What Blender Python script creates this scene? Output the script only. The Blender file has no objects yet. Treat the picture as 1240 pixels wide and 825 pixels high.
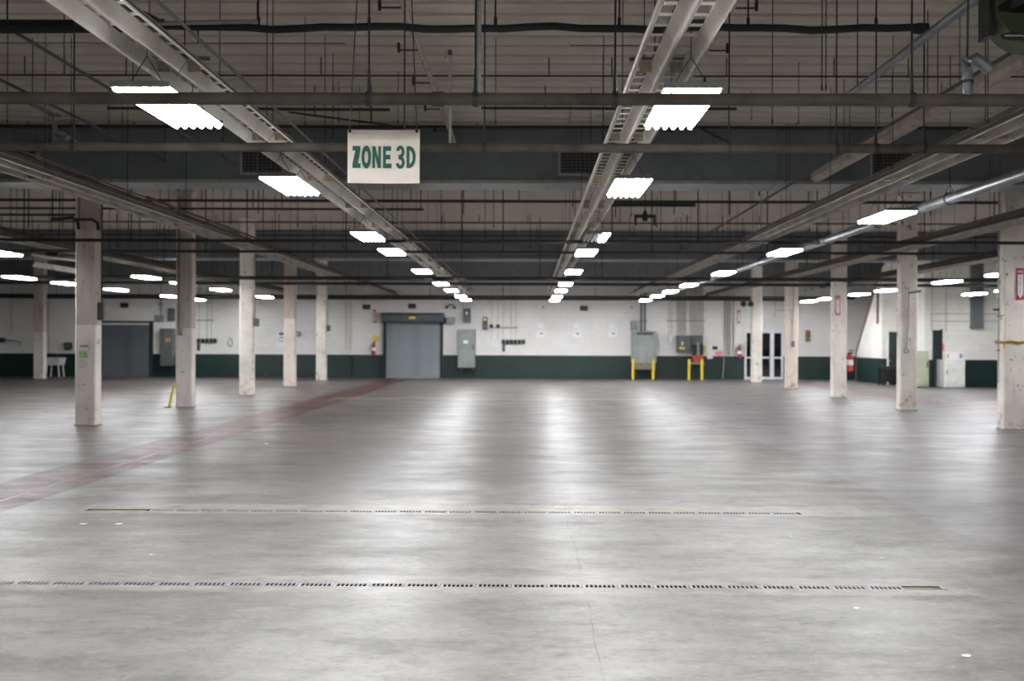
import bpy, math, random
from mathutils import Vector, Matrix
random.seed(7)
R = math.radians
scene = bpy.context.scene
col = scene.collection

# ------------------------------------------------------------------ camera, world, exposure
CAM_H = 1.78
FPX = 1140.0
cam_data = bpy.data.cameras.new('camera')
cam_data.sensor_width = 36.0
cam_data.lens = FPX / 1240.0 * 36.0
cam_data.shift_x = -12.0 / 1240.0
cam_data.clip_end = 200
cam_data.dof.use_dof = True
cam_data.dof.focus_distance = 7.6
cam_data.dof.aperture_fstop = 1.5
cam = bpy.data.objects.new('camera', cam_data)
col.objects.link(cam)
CAM_R = Matrix.Rotation(R(0.4), 3, 'Z') @ Matrix.Rotation(R(90), 3, 'X') @ Matrix.Rotation(R(0.22), 3, 'Z')
cam.matrix_world = Matrix.Translation((0, 0, CAM_H)) @ CAM_R.to_4x4()
scene.camera = cam

world = bpy.data.worlds.new('world')
scene.world = world
world.use_nodes = True
world.node_tree.nodes['Background'].inputs['Color'].default_value = (0.02, 0.022, 0.025, 1)
world.node_tree.nodes['Background'].inputs['Strength'].default_value = 0.3

scene.view_settings.view_transform = 'Standard'
scene.view_settings.look = 'None'
scene.view_settings.exposure = 0.17
scene.view_settings.gamma = 1.0
scene.view_settings.use_curve_mapping = False
TUBE_POWER = 94.0


def ray(px, py):
    return CAM_R @ Vector(((px - 632.0) / FPX, (412.5 - py) / FPX, -1.0))


def at(px, py, Y):
    """world point on the plane at distance Y that a photo pixel looks at"""
    d = ray(px, py)
    t = Y / d.y
    return Vector((d.x * t, Y, CAM_H + d.z * t))


def fl(px, py):
    d = ray(px, py)
    t = -CAM_H / d.z
    return Vector((d.x * t, d.y * t, 0))


# ------------------------------------------------------------------ materials
def lin(h):
    h = h.lstrip('#')
    out = []
    for i in (0, 2, 4):
        c = int(h[i:i + 2], 16) / 255
        out.append(c / 12.92 if c <= 0.04045 else ((c + 0.055) / 1.055) ** 2.4)
    return (*out, 1)


class NT:
    def __init__(s, name):
        s.m = bpy.data.materials.new(name)
        s.m.use_nodes = True
        s.t = s.m.node_tree
        s.b = s.t.nodes['Principled BSDF']
        s.geo = None

    def n(s, typ, **kw):
        nd = s.t.nodes.new(typ)
        for k, v in kw.items():
            setattr(nd, k, v)
        return nd

    def put(s, sock, v):
        if hasattr(v, 'is_output'):
            s.t.links.new(v, sock)
        else:
            sock.default_value = v

    def pos(s):
        if not s.geo:
            s.geo = s.n('ShaderNodeNewGeometry').outputs['Position']
            sp = s.n('ShaderNodeSeparateXYZ')
            s.t.links.new(s.geo, sp.inputs[0])
            s.x, s.y, s.z = sp.outputs
        return s.geo

    def objpos(s):
        return s.n('ShaderNodeTexCoord').outputs['Object']

    def f(s, op, a, b=0.0, c=0.0, clamp=False):
        nd = s.n('ShaderNodeMath', operation=op, use_clamp=clamp)
        s.put(nd.inputs[0], a)
        s.put(nd.inputs[1], b)
        s.put(nd.inputs[2], c)
        return nd.outputs[0]

    def vec(s, a, b, c=0.0):
        nd = s.n('ShaderNodeCombineXYZ')
        for i, v in enumerate((a, b, c)):
            s.put(nd.inputs[i], v)
        return nd.outputs[0]

    def noise(s, vec, scale, detail=4, rough=0.55):
        nd = s.n('ShaderNodeTexNoise')
        s.put(nd.inputs['Vector'], vec)
        nd.inputs['Scale'].default_value = scale
        nd.inputs['Detail'].default_value = detail
        nd.inputs['Roughness'].default_value = rough
        return nd.outputs['Fac']

    def ramp(s, v, a, b, to0=0.0, to1=1.0):
        nd = s.n('ShaderNodeMapRange', clamp=True)
        s.put(nd.inputs[0], v)
        for i, q in enumerate((a, b, to0, to1)):
            nd.inputs[i + 1].default_value = q
        return nd.outputs[0]

    def band(s, v, c, w, soft=0.01):
        d = s.f('ABSOLUTE', s.f('SUBTRACT', v, c))
        return s.ramp(d, w, w - soft)

    def mix(s, fac, a, b, blend='MIX'):
        nd = s.n('ShaderNodeMix', data_type='RGBA', blend_type=blend)
        s.put(nd.inputs[0], fac)
        s.put(nd.inputs[6], a)
        s.put(nd.inputs[7], b)
        return nd.outputs[2]

    def bump(s, h, strength=0.3, dist=0.01):
        nd = s.n('ShaderNodeBump')
        s.put(nd.inputs['Height'], h)
        nd.inputs['Strength'].default_value = strength
        nd.inputs['Distance'].default_value = dist
        s.t.links.new(nd.outputs[0], s.b.inputs['Normal'])

    def done(s, color, rough=0.6, metal=0.0):
        s.put(s.b.inputs['Base Color'], color)
        s.put(s.b.inputs['Roughness'], rough)
        s.put(s.b.inputs['Metallic'], metal)
        return s.m


def paint(name, c, c2=None, rough=0.55, metal=0.0, scale=6.0, bump=0.0):
    """painted or bare surface with a little blotchy wear"""
    k = NT(name)
    c = lin(c)
    c2 = lin(c2) if c2 else tuple(v * 0.72 for v in c[:3]) + (1,)
    nz = k.noise(k.objpos(), scale, 5, 0.6)
    if bump:
        k.bump(nz, bump, 0.01)
    return k.done(k.mix(k.ramp(nz, 0.42, 0.68), c, c2), rough, metal)


def floor_material():
    k = NT('polished_concrete')
    p = k.pos()
    stretched = k.vec(k.f('MULTIPLY', k.x, 0.45), k.y)
    n_big = k.noise(stretched, 0.35, 5, 0.6)
    n_mid = k.noise(stretched, 1.7, 8, 0.7)
    n_fine = k.noise(p, 14.0, 8, 0.75)
    n_swirl = k.noise(k.vec(k.f('MULTIPLY', k.x, .8), k.f('MULTIPLY', k.y, 1.3)), 4.5, 8, .72)
    c = k.mix(k.ramp(n_big, 0.32, 0.68), lin('#7a7874'), lin('#aaa8a4'))
    c = k.mix(k.ramp(n_mid, 0.5, 0.7, 0, 0.7), c, lin('#5f5c57'))
    c = k.mix(k.ramp(n_mid, 0.45, 0.25, 0, 0.55), c, lin('#b6b4ad'))
    c = k.mix(k.ramp(n_swirl, 0.50, 0.68, 0, 0.65), c, lin('#5f5c57'))
    c = k.mix(k.ramp(n_swirl, 0.46, 0.28, 0, 0.6), c, lin('#bcbab4'))
    grit = k.noise(k.vec(k.f('MULTIPLY', k.x, .7), k.f('MULTIPLY', k.y, 1.6)), 22.0, 5, .7)
    c = k.mix(k.ramp(grit, 0.54, 0.70, 0, 0.55), c, lin('#5a5753'))
    c = k.mix(k.ramp(grit, 0.44, 0.30, 0, 0.4), c, lin('#c2c0ba'))
    c = k.mix(k.ramp(n_fine, 0.52, 0.75, 0, 0.6), c, lin('#5f5c58'))
    # base tone turns darker and browner towards the back of the hall
    far = k.ramp(k.y, 8.5, 16.0, 0, 0.62)
    c = k.mix(far, c, lin('#5c544f'))
    # newer, paler pour along the right aisle, wandering edge
    edge = k.f('ADD', k.x, k.f('MULTIPLY', k.noise(p, 0.25, 3), 2.2))
    c = k.mix(k.ramp(edge, 5.2, 5.35, 0, 0.45), c, lin('#a3a2a4'))
    # red aisle markings, worn
    wear = k.ramp(k.noise(stretched, 2.6, 6, 0.7), 0.40, 0.70, 1, 0.45)
    red = k.f('MULTIPLY', k.band(k.x, -5.95, 0.58, 0.05), wear)
    line = k.f('MULTIPLY', k.band(k.x, -5.78, 0.03, 0.02), k.ramp(n_mid, 0.44, 0.6, 0, .7))
    c = k.mix(k.f('MULTIPLY', red, 1.0), c, lin('#55191e'))
    c = k.mix(line, c, lin('#b9aeab'))
    red2 = k.f('MULTIPLY', k.f('MULTIPLY', k.band(k.x, 11.85, 0.6, 0.05), wear), 0.4)
    c = k.mix(red2, c, lin('#8a5350'))
    # paler fill on either side of the floor drains; old filled-in lines further back
    jig = k.f('MULTIPLY', k.f('SUBTRACT', k.noise(p, 3.0, 5, 0.7), 0.5), 0.22)
    yj = k.f('ADD', k.y, jig)
    patch = k.ramp(n_mid, 0.36, 0.56)
    for yc, w, xa, xb, amt, tone in ((6.86, 0.26, -9, 3.25, .6, '#c6bcb0'), (9.88, 0.30, -4.7, 3.55, .75, '#d0c7b8'),
                                     (17.6, 0.16, -6, 4.0, .5, '#a89b86'), (28.6, 0.28, -6.0, 3.9, .8, '#d8cdb2'), (23.2, .1, -8, 6, .3, '#b9a98c')):
        inx = k.f('MULTIPLY', k.ramp(k.x, xa, xa + .05), k.ramp(k.x, xb, xb - .05))
        m = k.f('MULTIPLY', k.f('MULTIPLY', k.band(yj, yc, w, 0.05), inx), k.f('MULTIPLY', k.ramp(k.f('MULTIPLY', patch, k.ramp(n_swirl, .62, .4)), 0, 1, .12, 1), amt))
        c = k.mix(m, c, lin(tone))
    # long crack and saw cuts
    wob = k.f('MULTIPLY', k.f('SUBTRACT', k.noise(p, .7, 4, 0.5), 0.5), 0.16)
    crack = k.f('MULTIPLY', k.band(k.f('ADD', k.x, wob), 0.40, 0.005, 0.003), k.ramp(n_mid, 0.46, 0.54))
    c = k.mix(k.f('MULTIPLY', crack, .6), c, lin('#55524e'))
    wob2 = k.f('MULTIPLY', k.f('SUBTRACT', k.noise(p, 2.3, 4, 0.6), 0.5), 0.06)
    for yc in (8.25, 11.3, 14.4, 17.5, 20.6):
        cut = k.f('MULTIPLY', k.band(k.f('ADD', k.y, wob2), yc, 0.012, 0.006), k.ramp(n_mid, 0.44, 0.58, 0, .45))
        c = k.mix(cut, c, lin('#56524d'))
    # small dark scuffs and pale specks
    sc_ = k.noise(k.vec(k.f('MULTIPLY', k.x, 1.6), k.f('MULTIPLY', k.y, 3.4)), 2.4, 3, 0.5)
    c = k.mix(k.ramp(k.f('ADD', sc_, k.f('MULTIPLY', n_fine, .12)), 0.70, 0.82, 0, .6), c, lin('#57544f'))
    sp = k.noise(k.vec(k.f('ADD', k.x, 31.0), k.y), 5.5, 2, 0.5)
    c = k.mix(k.ramp(sp, 0.785, 0.80, 0, .7), c, lin('#dedcd6'))
    k.bump(n_fine, 0.12, 0.01)
    c = k.mix(1.0, c, (.62, .605, .60, 1), 'MULTIPLY')
    rough = k.f('ADD', k.ramp(n_mid, 0.3, 0.7, 0.28, 0.5), k.ramp(n_swirl, .3, .7, .06, -0.02))
    k.b.inputs['Specular IOR Level'].default_value = 0.36
    return k.done(c, rough)


def wall_material(name, split=1.085, up='#e6e5e2', low='#0b2c27'):
    k = NT(name)
    p = k.pos()
    br = k.n('ShaderNodeTexBrick')
    k.put(br.inputs['Vector'], k.vec(k.f('ADD', k.x, k.y), k.z))
    br.inputs['Scale'].default_value = 1.0
    br.inputs['Brick Width'].default_value = 0.41
    br.inputs['Row Height'].default_value = 0.205
    br.inputs['Mortar Size'].default_value = 0.008
    br.inputs['Color1'].default_value = (1, 1, 1, 1)
    br.inputs['Color2'].default_value = (.95, .95, .95, 1)
    br.inputs['Mortar'].default_value = (.87, .87, .87, 1)
    n1 = k.noise(p, 0.8, 5, 0.6)
    n2 = k.noise(k.vec(k.f('MULTIPLY', k.f('ADD', k.x, k.y), 3), k.f('MULTIPLY', k.z, .6)), 2.2, 5, 0.65)
    white = k.mix(k.ramp(n1, 0.4, 0.72, 0, .5), lin(up), lin('#d2cfc9'))
    white = k.mix(k.ramp(n2, 0.62, 0.8, 0, .35), white, lin('#8b8780'))
    green = k.mix(k.ramp(n1, 0.4, 0.7), lin(low), lin('#08231f'))
    green = k.mix(k.f('MULTIPLY', k.ramp(n2, 0.66, 0.72), k.ramp(k.z, .5, 0.05)), green, lin('#8f9a96'))
    c = k.mix(k.ramp(k.z, split, split + .004), green, white)
    c = k.mix(1.0, c, br.outputs['Color'], 'MULTIPLY')
    k.bump(br.outputs['Fac'], -0.12, 0.01)
    return k.done(c, 0.5)


def column_material(name, split=None, low='#d9d2cc', high='#b8ada5', chips=0.5):
    k = NT(name)
    p = k.pos()
    n1 = k.noise(p, 1.4, 5, 0.6)
    n2 = k.noise(p, 5.0, 6, 0.62)
    n3 = k.noise(k.vec(k.f('MULTIPLY', k.x, 9), k.f('MULTIPLY', k.y, 9), k.f('MULTIPLY', k.z, 1.2)), 1.0, 4, .6)
    c = k.mix(k.ramp(n1, .4, .7), lin(low), lin('#c9bfb8'))
    if split:
        hi = k.mix(k.ramp(n3, .4, .7), lin(high), lin('#a3988f'))
        c = k.mix(k.ramp(k.f('ADD', k.z, k.f('MULTIPLY', n2, .1)), split, split + .02), c, hi)
    c = k.mix(k.ramp(n3, .58, .75, 0, .4), c, lin('#958a80'))
    c = k.mix(k.f('MULTIPLY', k.ramp(n2, .63, .66), chips), c, lin('#5f5d58'))
    scuff = k.f('MULTIPLY', k.ramp(n2, .5, .66), k.ramp(k.z, .55, .0))
    c = k.mix(k.f('MULTIPLY', scuff, .8), c, lin('#776a5e'))
    k.bump(n2, .25, .01)
    return k.done(c, .6)


MAT = {}
MAT['floor'] = floor_material()
MAT['wall'] = wall_material('painted_block')
MAT['annex'] = wall_material('annex_block', up='#ebe9e2')
MAT['column_two'] = column_material('column_two_tone', 2.10)
MAT['column_tan'] = column_material('column_tan', 2.6, low='#d8cbbd', high='#b8a79a')
MAT['column'] = column_material('column_white', None, low='#e4ded2', chips=.9)
MAT['column_peach'] = column_material('column_peach', None, low='#dcc9b8', chips=.35)
MAT['ceiling'] = paint('ceiling_plank_paint', '#b6afa3', '#a19a8e', .85, scale=.5)
MAT['deck'] = paint('roof_deck', '#8a8377', rough=.9)
MAT['duct'] = paint('duct_grey', '#666b6d', '#5a5f61', .6, scale=2.0)
MAT['duct_flange'] = paint('duct_flange_grey', '#8f9191', rough=.5)
MAT['dark_steel'] = paint('dark_steel', '#2c2b29', '#211f1e', .6, .1)
MAT['pipe'] = paint('sooty_pipe', '#4f4a44', '#3a3632', .7, .0, scale=4)
MAT['pipe'].node_tree.nodes['Principled BSDF'].inputs['Specular IOR Level'].default_value = .2
MAT['rod'] = paint('hanger_black', '#1a1918', rough=.7)
MAT['rust'] = paint('rust_paint', '#4d3026', '#3a231c', .7)
MAT['hose'] = paint('black_sleeve', '#15171b', '#0d0e11', .75)
MAT['beige_pipe'] = paint('beige_pipe', '#998f80', '#7d7365', .6)
MAT['enamel'] = paint('reflector_enamel', '#d8d4ca', '#bdb8ac', .45, scale=2.5)
MAT['enamel_dusty'] = paint('reflector_enamel_dusty', '#a29d93', '#7d7870', .6, scale=2.5)
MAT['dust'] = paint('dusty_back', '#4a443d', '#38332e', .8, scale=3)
MAT['slate'] = paint('slate_pipe', '#55585c', '#43464a', .5, .2)
MAT['channel'] = paint('channel_grey', '#66645f', '#4b4945', .5, .3)
MAT['socket'] = paint('socket_cream', '#b3a98f', '#8d8368', .5)
MAT['housing'] = paint('fixture_housing', '#7b807e', '#656a68', .45, .2)
MAT['specular'] = paint('fixture_reflector', '#a8aaaa', '#969898', .4)
MAT['silver'] = paint('galvanised', '#74767a', '#5a5d61', .38, .6, scale=9)
MAT['sign_white'] = paint('sign_board', '#f3ecdf', '#e6dbc7', .45, scale=3)
MAT['sign_green'] = paint('sign_letter_green', '#14604f', '#115244', .5)
MAT['signal_green'] = paint('signal_green', '#3f9a4a', rough=.4)
MAT['green_paint'] = paint('green_stencil', '#6a9c48', '#cdc8bc', .6, scale=16)
MAT['grey_green'] = paint('pale_stencil', '#b4b5a2', '#d2cbc2', .6, scale=14)
MAT['door_grey'] = paint('shutter_grey', '#8f979b', '#7f878b', .45, .2, scale=1.5)
MAT['door_dark'] = paint('shutter_dark', '#676d71', '#585e62', .5, .2, scale=1.5)
MAT['hood'] = paint('shutter_hood', '#555b5d', '#454a4c', .5, .2)
MAT['dark_green'] = paint('green_trim', '#112824', '#0d201d', .55)
MAT['cabinet'] = paint('cabinet_grey', '#8d9491', '#7c8380', .45, .15, scale=2)
MAT['cabinet_dark'] = paint('cabinet_dark', '#5d6260', '#4b504e', .5, .15)
MAT['bottom_tan'] = paint('cabinet_tan', '#857a64', '#6b6150', .6)
MAT['yellow'] = paint('safety_yellow', '#e2c52a', '#c5a81e', .5, scale=9)
MAT['label_yellow'] = paint('label_yellow', '#e3c93a', rough=.5)
MAT['red'] = paint('safety_red', '#b3262a', '#951e22', .4)
MAT['dark_red'] = paint('exit_red', '#6a2b2a', '#521f1f', .5)
MAT['orange_red'] = paint('charger_red', '#b04a35', '#8d3527', .5)
MAT['black'] = paint('black_plastic', '#1b1b1b', rough=.5)
MAT['paper'] = paint('paper', '#efeef0', '#e4e2e6', .7)
MAT['paper_line'] = paint('paper_print', '#9da3b4', rough=.7)
MAT['pink'] = paint('pink_card', '#f08a94', '#e67d88', .6)
MAT['lime'] = paint('lime_tag', '#cfd66a', rough=.6)
MAT['brown'] = paint('brown_box', '#6e5436', '#55402a', .5)
MAT['white_metal'] = paint('white_frame', '#dfe0e2', '#cfd0d3', .4)
MAT['beige_cab'] = paint('locker_beige', '#a9ac95', '#969982', .5, scale=2)
MAT['white_cab'] = paint('cabinet_white', '#d7d8d3', '#c6c8c2', .5)
MAT['plastic'] = paint('sink_plastic', '#d5d6d2', '#bcbdb8', .5)
MAT['fan_green'] = paint('fan_green', '#2e3715', '#262e11', .5)
MAT['conduit'] = paint('conduit_grey', '#8e8c86', '#777570', .5, .4)
MAT['wall_pipe'] = paint('painted_conduit', '#b5b2aa', '#9c9890', .55)
MAT['rust_line'] = paint('stair_trim_brown', '#6b4a40', '#553830', .6)
MAT['rope'] = paint('yellow_strap', '#b3923d', '#8f7530', .8)
MAT['tape'] = paint('tan_tape', '#c89a52', rough=.6)
MAT['void'] = paint('drain_dark', '#161514', '#0f0e0d', .9)
MAT['plate'] = paint('drain_plate_steel', '#97989a', '#77787c', .45, .3, scale=12)
g = NT('dark_glass')
g.b.inputs['Specular IOR Level'].default_value = .8
MAT['glass'] = g.done(g.mix(g.ramp(g.noise(g.objpos(), 2), .4, .7), lin('#12181b'), lin('#0c1012')), .06)


def lamp_material(name, strength):
    k = NT(name)
    k.b.inputs['Emission Color'].default_value = (0.965, 0.97, 1.0, 1)
    k.b.inputs['Emission Strength'].default_value = strength
    return k.done(lin('#f4f6f6'), .3)


MAT['tube'] = lamp_material('lit_tube', TUBE_POWER)
MAT['tube_off'] = paint('unlit_tube', '#c9c8c2', '#bab9b2', .3)


# ------------------------------------------------------------------ mesh helpers
class MB:
    def __init__(s):
        s.v, s.f = [], []

    def box(s, x0, x1, y0, y1, z0, z1):
        b = len(s.v)
        s.v += [(x, y, z) for z in (z0, z1) for y in (y0, y1) for x in (x0, x1)]
        s.f += [tuple(b + i for i in q) for q in ((0, 2, 3, 1), (4, 5, 7, 6), (0, 1, 5, 4), (2, 6, 7, 3), (0, 4, 6, 2), (1, 3, 7, 5))]
        return s

    def bbox(s, x0, x1, y0, y1, z0, z1, c=.01):
        """box with its four vertical edges and top edge chamfered"""
        pts = [(x0 + c, y0), (x1 - c, y0), (x1, y0 + c), (x1, y1 - c), (x1 - c, y1), (x0 + c, y1), (x0, y1 - c), (x0, y0 + c)]
        cx, cy = (x0 + x1) / 2, (y0 + y1) / 2
        kx, ky = 1 - c / max(x1 - x0, 1e-6), 1 - c / max(y1 - y0, 1e-6)
        top = [(cx + (a - cx) * kx, cy + (b - cy) * ky) for a, b in pts]
        rings = [[(a, b, z0) for a, b in pts], [(a, b, z1 - c) for a, b in pts], [(a, b, z1) for a, b in top]]
        return s.loft(rings)

    def loft(s, rings, closed=True, caps=True):
        b = len(s.v)
        n = len(rings[0])
        for r in rings:
            s.v += [tuple(p) for p in r]
        for i in range(len(rings) - 1):
            for j in range(n if closed else n - 1):
                k = (j + 1) % n
                s.f.append((b + i * n + j, b + i * n + k, b + (i + 1) * n + k, b + (i + 1) * n + j))
        if caps:
            s.f.append(tuple(b + j for j in reversed(range(n))))
            s.f.append(tuple(b + (len(rings) - 1) * n + j for j in range(n)))
        return s

    def tube(s, pts, r, n=8, caps=True):
        pts = [Vector(p) for p in pts]
        rr = r if isinstance(r, (list, tuple)) else [r] * len(pts)
        rings = []
        for i, p in enumerate(pts):
            d = (pts[min(i + 1, len(pts) - 1)] - pts[max(i - 1, 0)]).normalized()
            ref = Vector((0, 0, 1)) if abs(d.z) < .9 else Vector((1, 0, 0))
            u = d.cross(ref).normalized()
            w = u.cross(d)
            rings.append([p + (u * math.cos(a) + w * math.sin(a)) * rr[i] for a in (2 * math.pi * j / n + math.pi / n for j in range(n))])
        return s.loft(rings, True, caps)

    def ring(s, c, axis, r_out, r_in, w, n=16):
        """short hollow band about an axis ('x', 'y' or 'z')"""
        rings = []
        for q, rad in ((-w, r_in), (-w, r_out), (w, r_out), (w, r_in), (-w, r_in)):
            row = []
            for j in range(n):
                a = 2 * math.pi * j / n
                u, v = rad * math.cos(a), rad * math.sin(a)
                o = {'x': (q, u, v), 'y': (u, q, v), 'z': (u, v, q)}[axis]
                row.append((c[0] + o[0], c[1] + o[1], c[2] + o[2]))
            rings.append(row)
        return s.loft(rings, True, False)

    def prism_y(s, poly, y0, y1):
        """polygon in x,z pushed along y"""
        return s.loft([[(x, y0, z) for x, z in poly], [(x, y1, z) for x, z in poly]])

    def prism_x(s, poly, x0, x1):
        return s.loft([[(x0, y, z) for y, z in poly], [(x1, y, z) for y, z in poly]])

    def mesh(s, name, mat, origin=(0, 0, 0), smooth=False):
        me = bpy.data.meshes.new(name)
        ox, oy, oz = origin
        me.from_pydata([(x - ox, y - oy, z - oz) for x, y, z in s.v], [], s.f)
        me.materials.append(MAT[mat] if isinstance(mat, str) else mat)
        import bmesh
        bm = bmesh.new()
        bm.from_mesh(me)
        bmesh.ops.recalc_face_normals(bm, faces=bm.faces)
        bm.to_mesh(me)
        bm.free()
        if smooth:
            for q in me.polygons:
                q.use_smooth = True
            try:
                me.set_sharp_from_angle(angle=R(40))
            except Exception:
                pass
        return me

    def part(s, name, mat, parent, smooth=False, label=None):
        root = parent
        while root.parent:
            root = root.parent
        o = bpy.data.objects.new(name, s.mesh(name, mat, root.location, smooth))
        col.objects.link(o)
        o.parent = parent
        if label:
            o['label'] = label
        return o

    def thing(s, name, mat, label, cat, group=None, smooth=False, kind=None):
        xs, ys, zs = zip(*s.v)
        org = ((min(xs) + max(xs)) / 2, (min(ys) + max(ys)) / 2, min(zs))
        o = bpy.data.objects.new(name, s.mesh(name, mat, org, smooth))
        col.objects.link(o)
        o.location = org
        return tag(o, label, cat, group, kind)


def tag(o, label, cat=None, group=None, kind=None):
    o['label'] = label
    if cat:
        o['category'] = cat
    if group:
        o['group'] = group
    if kind:
        o['kind'] = kind
    return o


def empty(name, loc, label, cat, group=None, kind=None):
    o = bpy.data.objects.new(name, None)
    col.objects.link(o)
    o.location = loc
    o.empty_display_size = .2
    return tag(o, label, cat, group, kind)


def piece(mesh, name, parent, loc=(0, 0, 0)):
    """linked copy of shared mesh data as a part; loc is in world space"""
    root = parent
    while root.parent:
        root = root.parent
    o = bpy.data.objects.new(name, mesh)
    col.objects.link(o)
    o.parent = parent
    o.location = Vector(loc) - root.location
    return o


def copy_tree(o, parent=None):
    c = o.copy()
    col.objects.link(c)
    c.parent = parent
    for ch in [q for q in o.children]:
        copy_tree(ch, c)
    return c


def text_part(body, name, mat, parent, center, w, h, depth=.003, bold=.0, facing='y'):
    """flat lettering facing the camera (-y), fitted into w by h"""
    cu = bpy.data.curves.new(name, 'FONT')
    cu.body = body
    cu.align_x = 'CENTER'
    cu.offset = bold
    cu.extrude = .01
    cu.space_line = .78
    tmp = bpy.data.objects.new('tmp_text', cu)
    col.objects.link(tmp)
    bpy.context.view_layer.update()
    me = bpy.data.meshes.new_from_object(tmp)
    bpy.data.objects.remove(tmp)
    xs = [v.co.x for v in me.vertices]
    ys = [v.co.y for v in me.vertices]
    cx, cy = (min(xs) + max(xs)) / 2, (min(ys) + max(ys)) / 2
    sx, sy = w / (max(xs) - min(xs)), h / (max(ys) - min(ys))
    root = parent
    while root.parent:
        root = root.parent
    for v in me.vertices:
        x, y, z = v.co
        v.co = ((x - cx) * sx + center[0] - root.location.x, center[1] - root.location.y - z / .01 * depth, (y - cy) * sy + center[2] - root.location.z)
    me.materials.clear()
    me.materials.append(MAT[mat])
    me.name = name
    o = bpy.data.objects.new(name, me)
    col.objects.link(o)
    o.parent = parent
    return o


ORD = ['nearest', 'second', 'third', 'fourth', 'fifth', 'sixth', 'seventh', 'eighth', 'ninth', 'tenth', 'eleventh', 'twelfth']

# ------------------------------------------------------------------ the hall itself
XL, XR, YB, YF = -28.0, 24.0, 44.1, -12.0
CEIL = 5.66
W = YB


def structure(mb, name, mat, label, smooth=False):
    return mb.thing(name, mat, label, None, kind='structure', smooth=smooth)


# floor: one slab with the two drain trenches left open
DR = [(6.83, .05, -5.6, 3.02), (9.76, .05, -4.58, 2.82)]
fm = MB()
ybr = [YF, DR[0][0] - .05, DR[0][0] + .05, DR[1][0] - .05, DR[1][0] + .05, YB]
for i in range(5):
    y0, y1 = ybr[i], ybr[i + 1]
    if i in (1, 3):
        _, _, a, b = DR[0] if i == 1 else DR[1]
        spans = ((XL, a), (b, XR))
    else:
        spans = ((XL, XR),)
    for a, b in spans:
        k = len(fm.v)
        fm.v += [(a, y0, 0), (b, y0, 0), (b, y1, 0), (a, y1, 0)]
        fm.f.append((k, k + 1, k + 2, k + 3))
structure(fm, 'floor', 'floor', 'worn grey polished concrete floor with red aisle bands')

structure(MB().box(XL, XR, YB, YB + .3, 0, CEIL + .1), 'wall_back', 'wall', 'white painted block wall with a dark green lower band')
structure(MB().box(XL - .3, XL, YF, YB + .3, 0, CEIL + .1), 'wall_left', 'wall', 'white and green block wall at the far left side')
structure(MB().box(XR, XR + .3, YF, YB + .3, 0, CEIL + .1), 'wall_right', 'wall', 'white and green block wall at the far right side')
structure(MB().box(XL - .3, XR + .3, YF - .3, YF, 0, CEIL + .1), 'wall_front', 'wall', 'white and green block wall behind the viewer')
ceil = structure(MB().box(XL, XR, YF, YB, CEIL + .1, CEIL + .25), 'ceiling', 'deck', 'dim beige plank ceiling above the pipes')
prof = [(-.2, .1), (-.2, .065), (-.165, .065), (-.145, .0), (-.10, -.02), (0, -.03), (.10, -.02), (.145, .0), (.165, .065), (.2, .065), (.2, .1)]
plank = MB().prism_x(prof, XL, XR).mesh('ceiling_plank', 'ceiling')
y = YF + .2
while y < YB:
    piece(plank, 'ceiling_plank', ceil, (0, y, CEIL))
    y += .4

# annex on the right: stair enclosure wall with a raking top, and the room fronts beside it
AX = 14.8
sw = MB().prism_x([(42.6, 0), (42.6, 1.28), (39.5, 4.98), (39.5, 0)], AX, AX + .15)
structure(sw, 'wall_stair', 'annex', 'white stair enclosure wall with a raking top edge')
sl = MB().prism_x([(42.65, 0), (42.65, 1.32), (39.45, 5.14), (39.45, 4.96), (42.55, 1.26), (42.55, 0)], AX - .02, AX - .002)
structure(sl, 'trim_1', 'rust_line', 'thin brown trim along the raking stair wall edge')
structure(MB().box(AX + .15, 15.75, 39.5, 39.65, 0, CEIL), 'wall_annex', 'annex', 'narrow white and green wall beside the stair enclosure')
structure(MB().box(15.6, 15.75, 37.2, 39.5, 0, CEIL), 'wall_annex_side', 'annex', 'short return wall beside the beige locker')
structure(MB().box(15.75, XR, 37.2, 37.35, 0, CEIL), 'wall_annex_front', 'annex', 'white and green room front on the right, behind the columns')
structure(MB().box(AX - .05, AX - .003, 39.9, 40.02, 2.55, 4.0), 'trim_2', 'rust_line', 'brown upright on the stair wall')

# ------------------------------------------------------------------ columns
CX = 9.56


def column(x, y, mat, w, d, label):
    root = empty('column', (x, y, 0), label, 'column', 'painted hall columns')
    c = .025
    MB().bbox(x - w / 2, x + w / 2, y - d / 2, y + d / 2, 0, CEIL - .02, c).part('shaft', mat, root)
    MB().box(x - w / 2 - .012, x + w / 2 + .012, y - d / 2 - .012, y + d / 2 + .012, 0, .02).part('grout_base', 'deck', root)
    MB().box(x - w / 2 - .03, x + w / 2 + .03, y - d / 2 - .03, y + d / 2 + .03, CEIL - .1, CEIL - .031).part('cap', mat, root)
    return root


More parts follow.
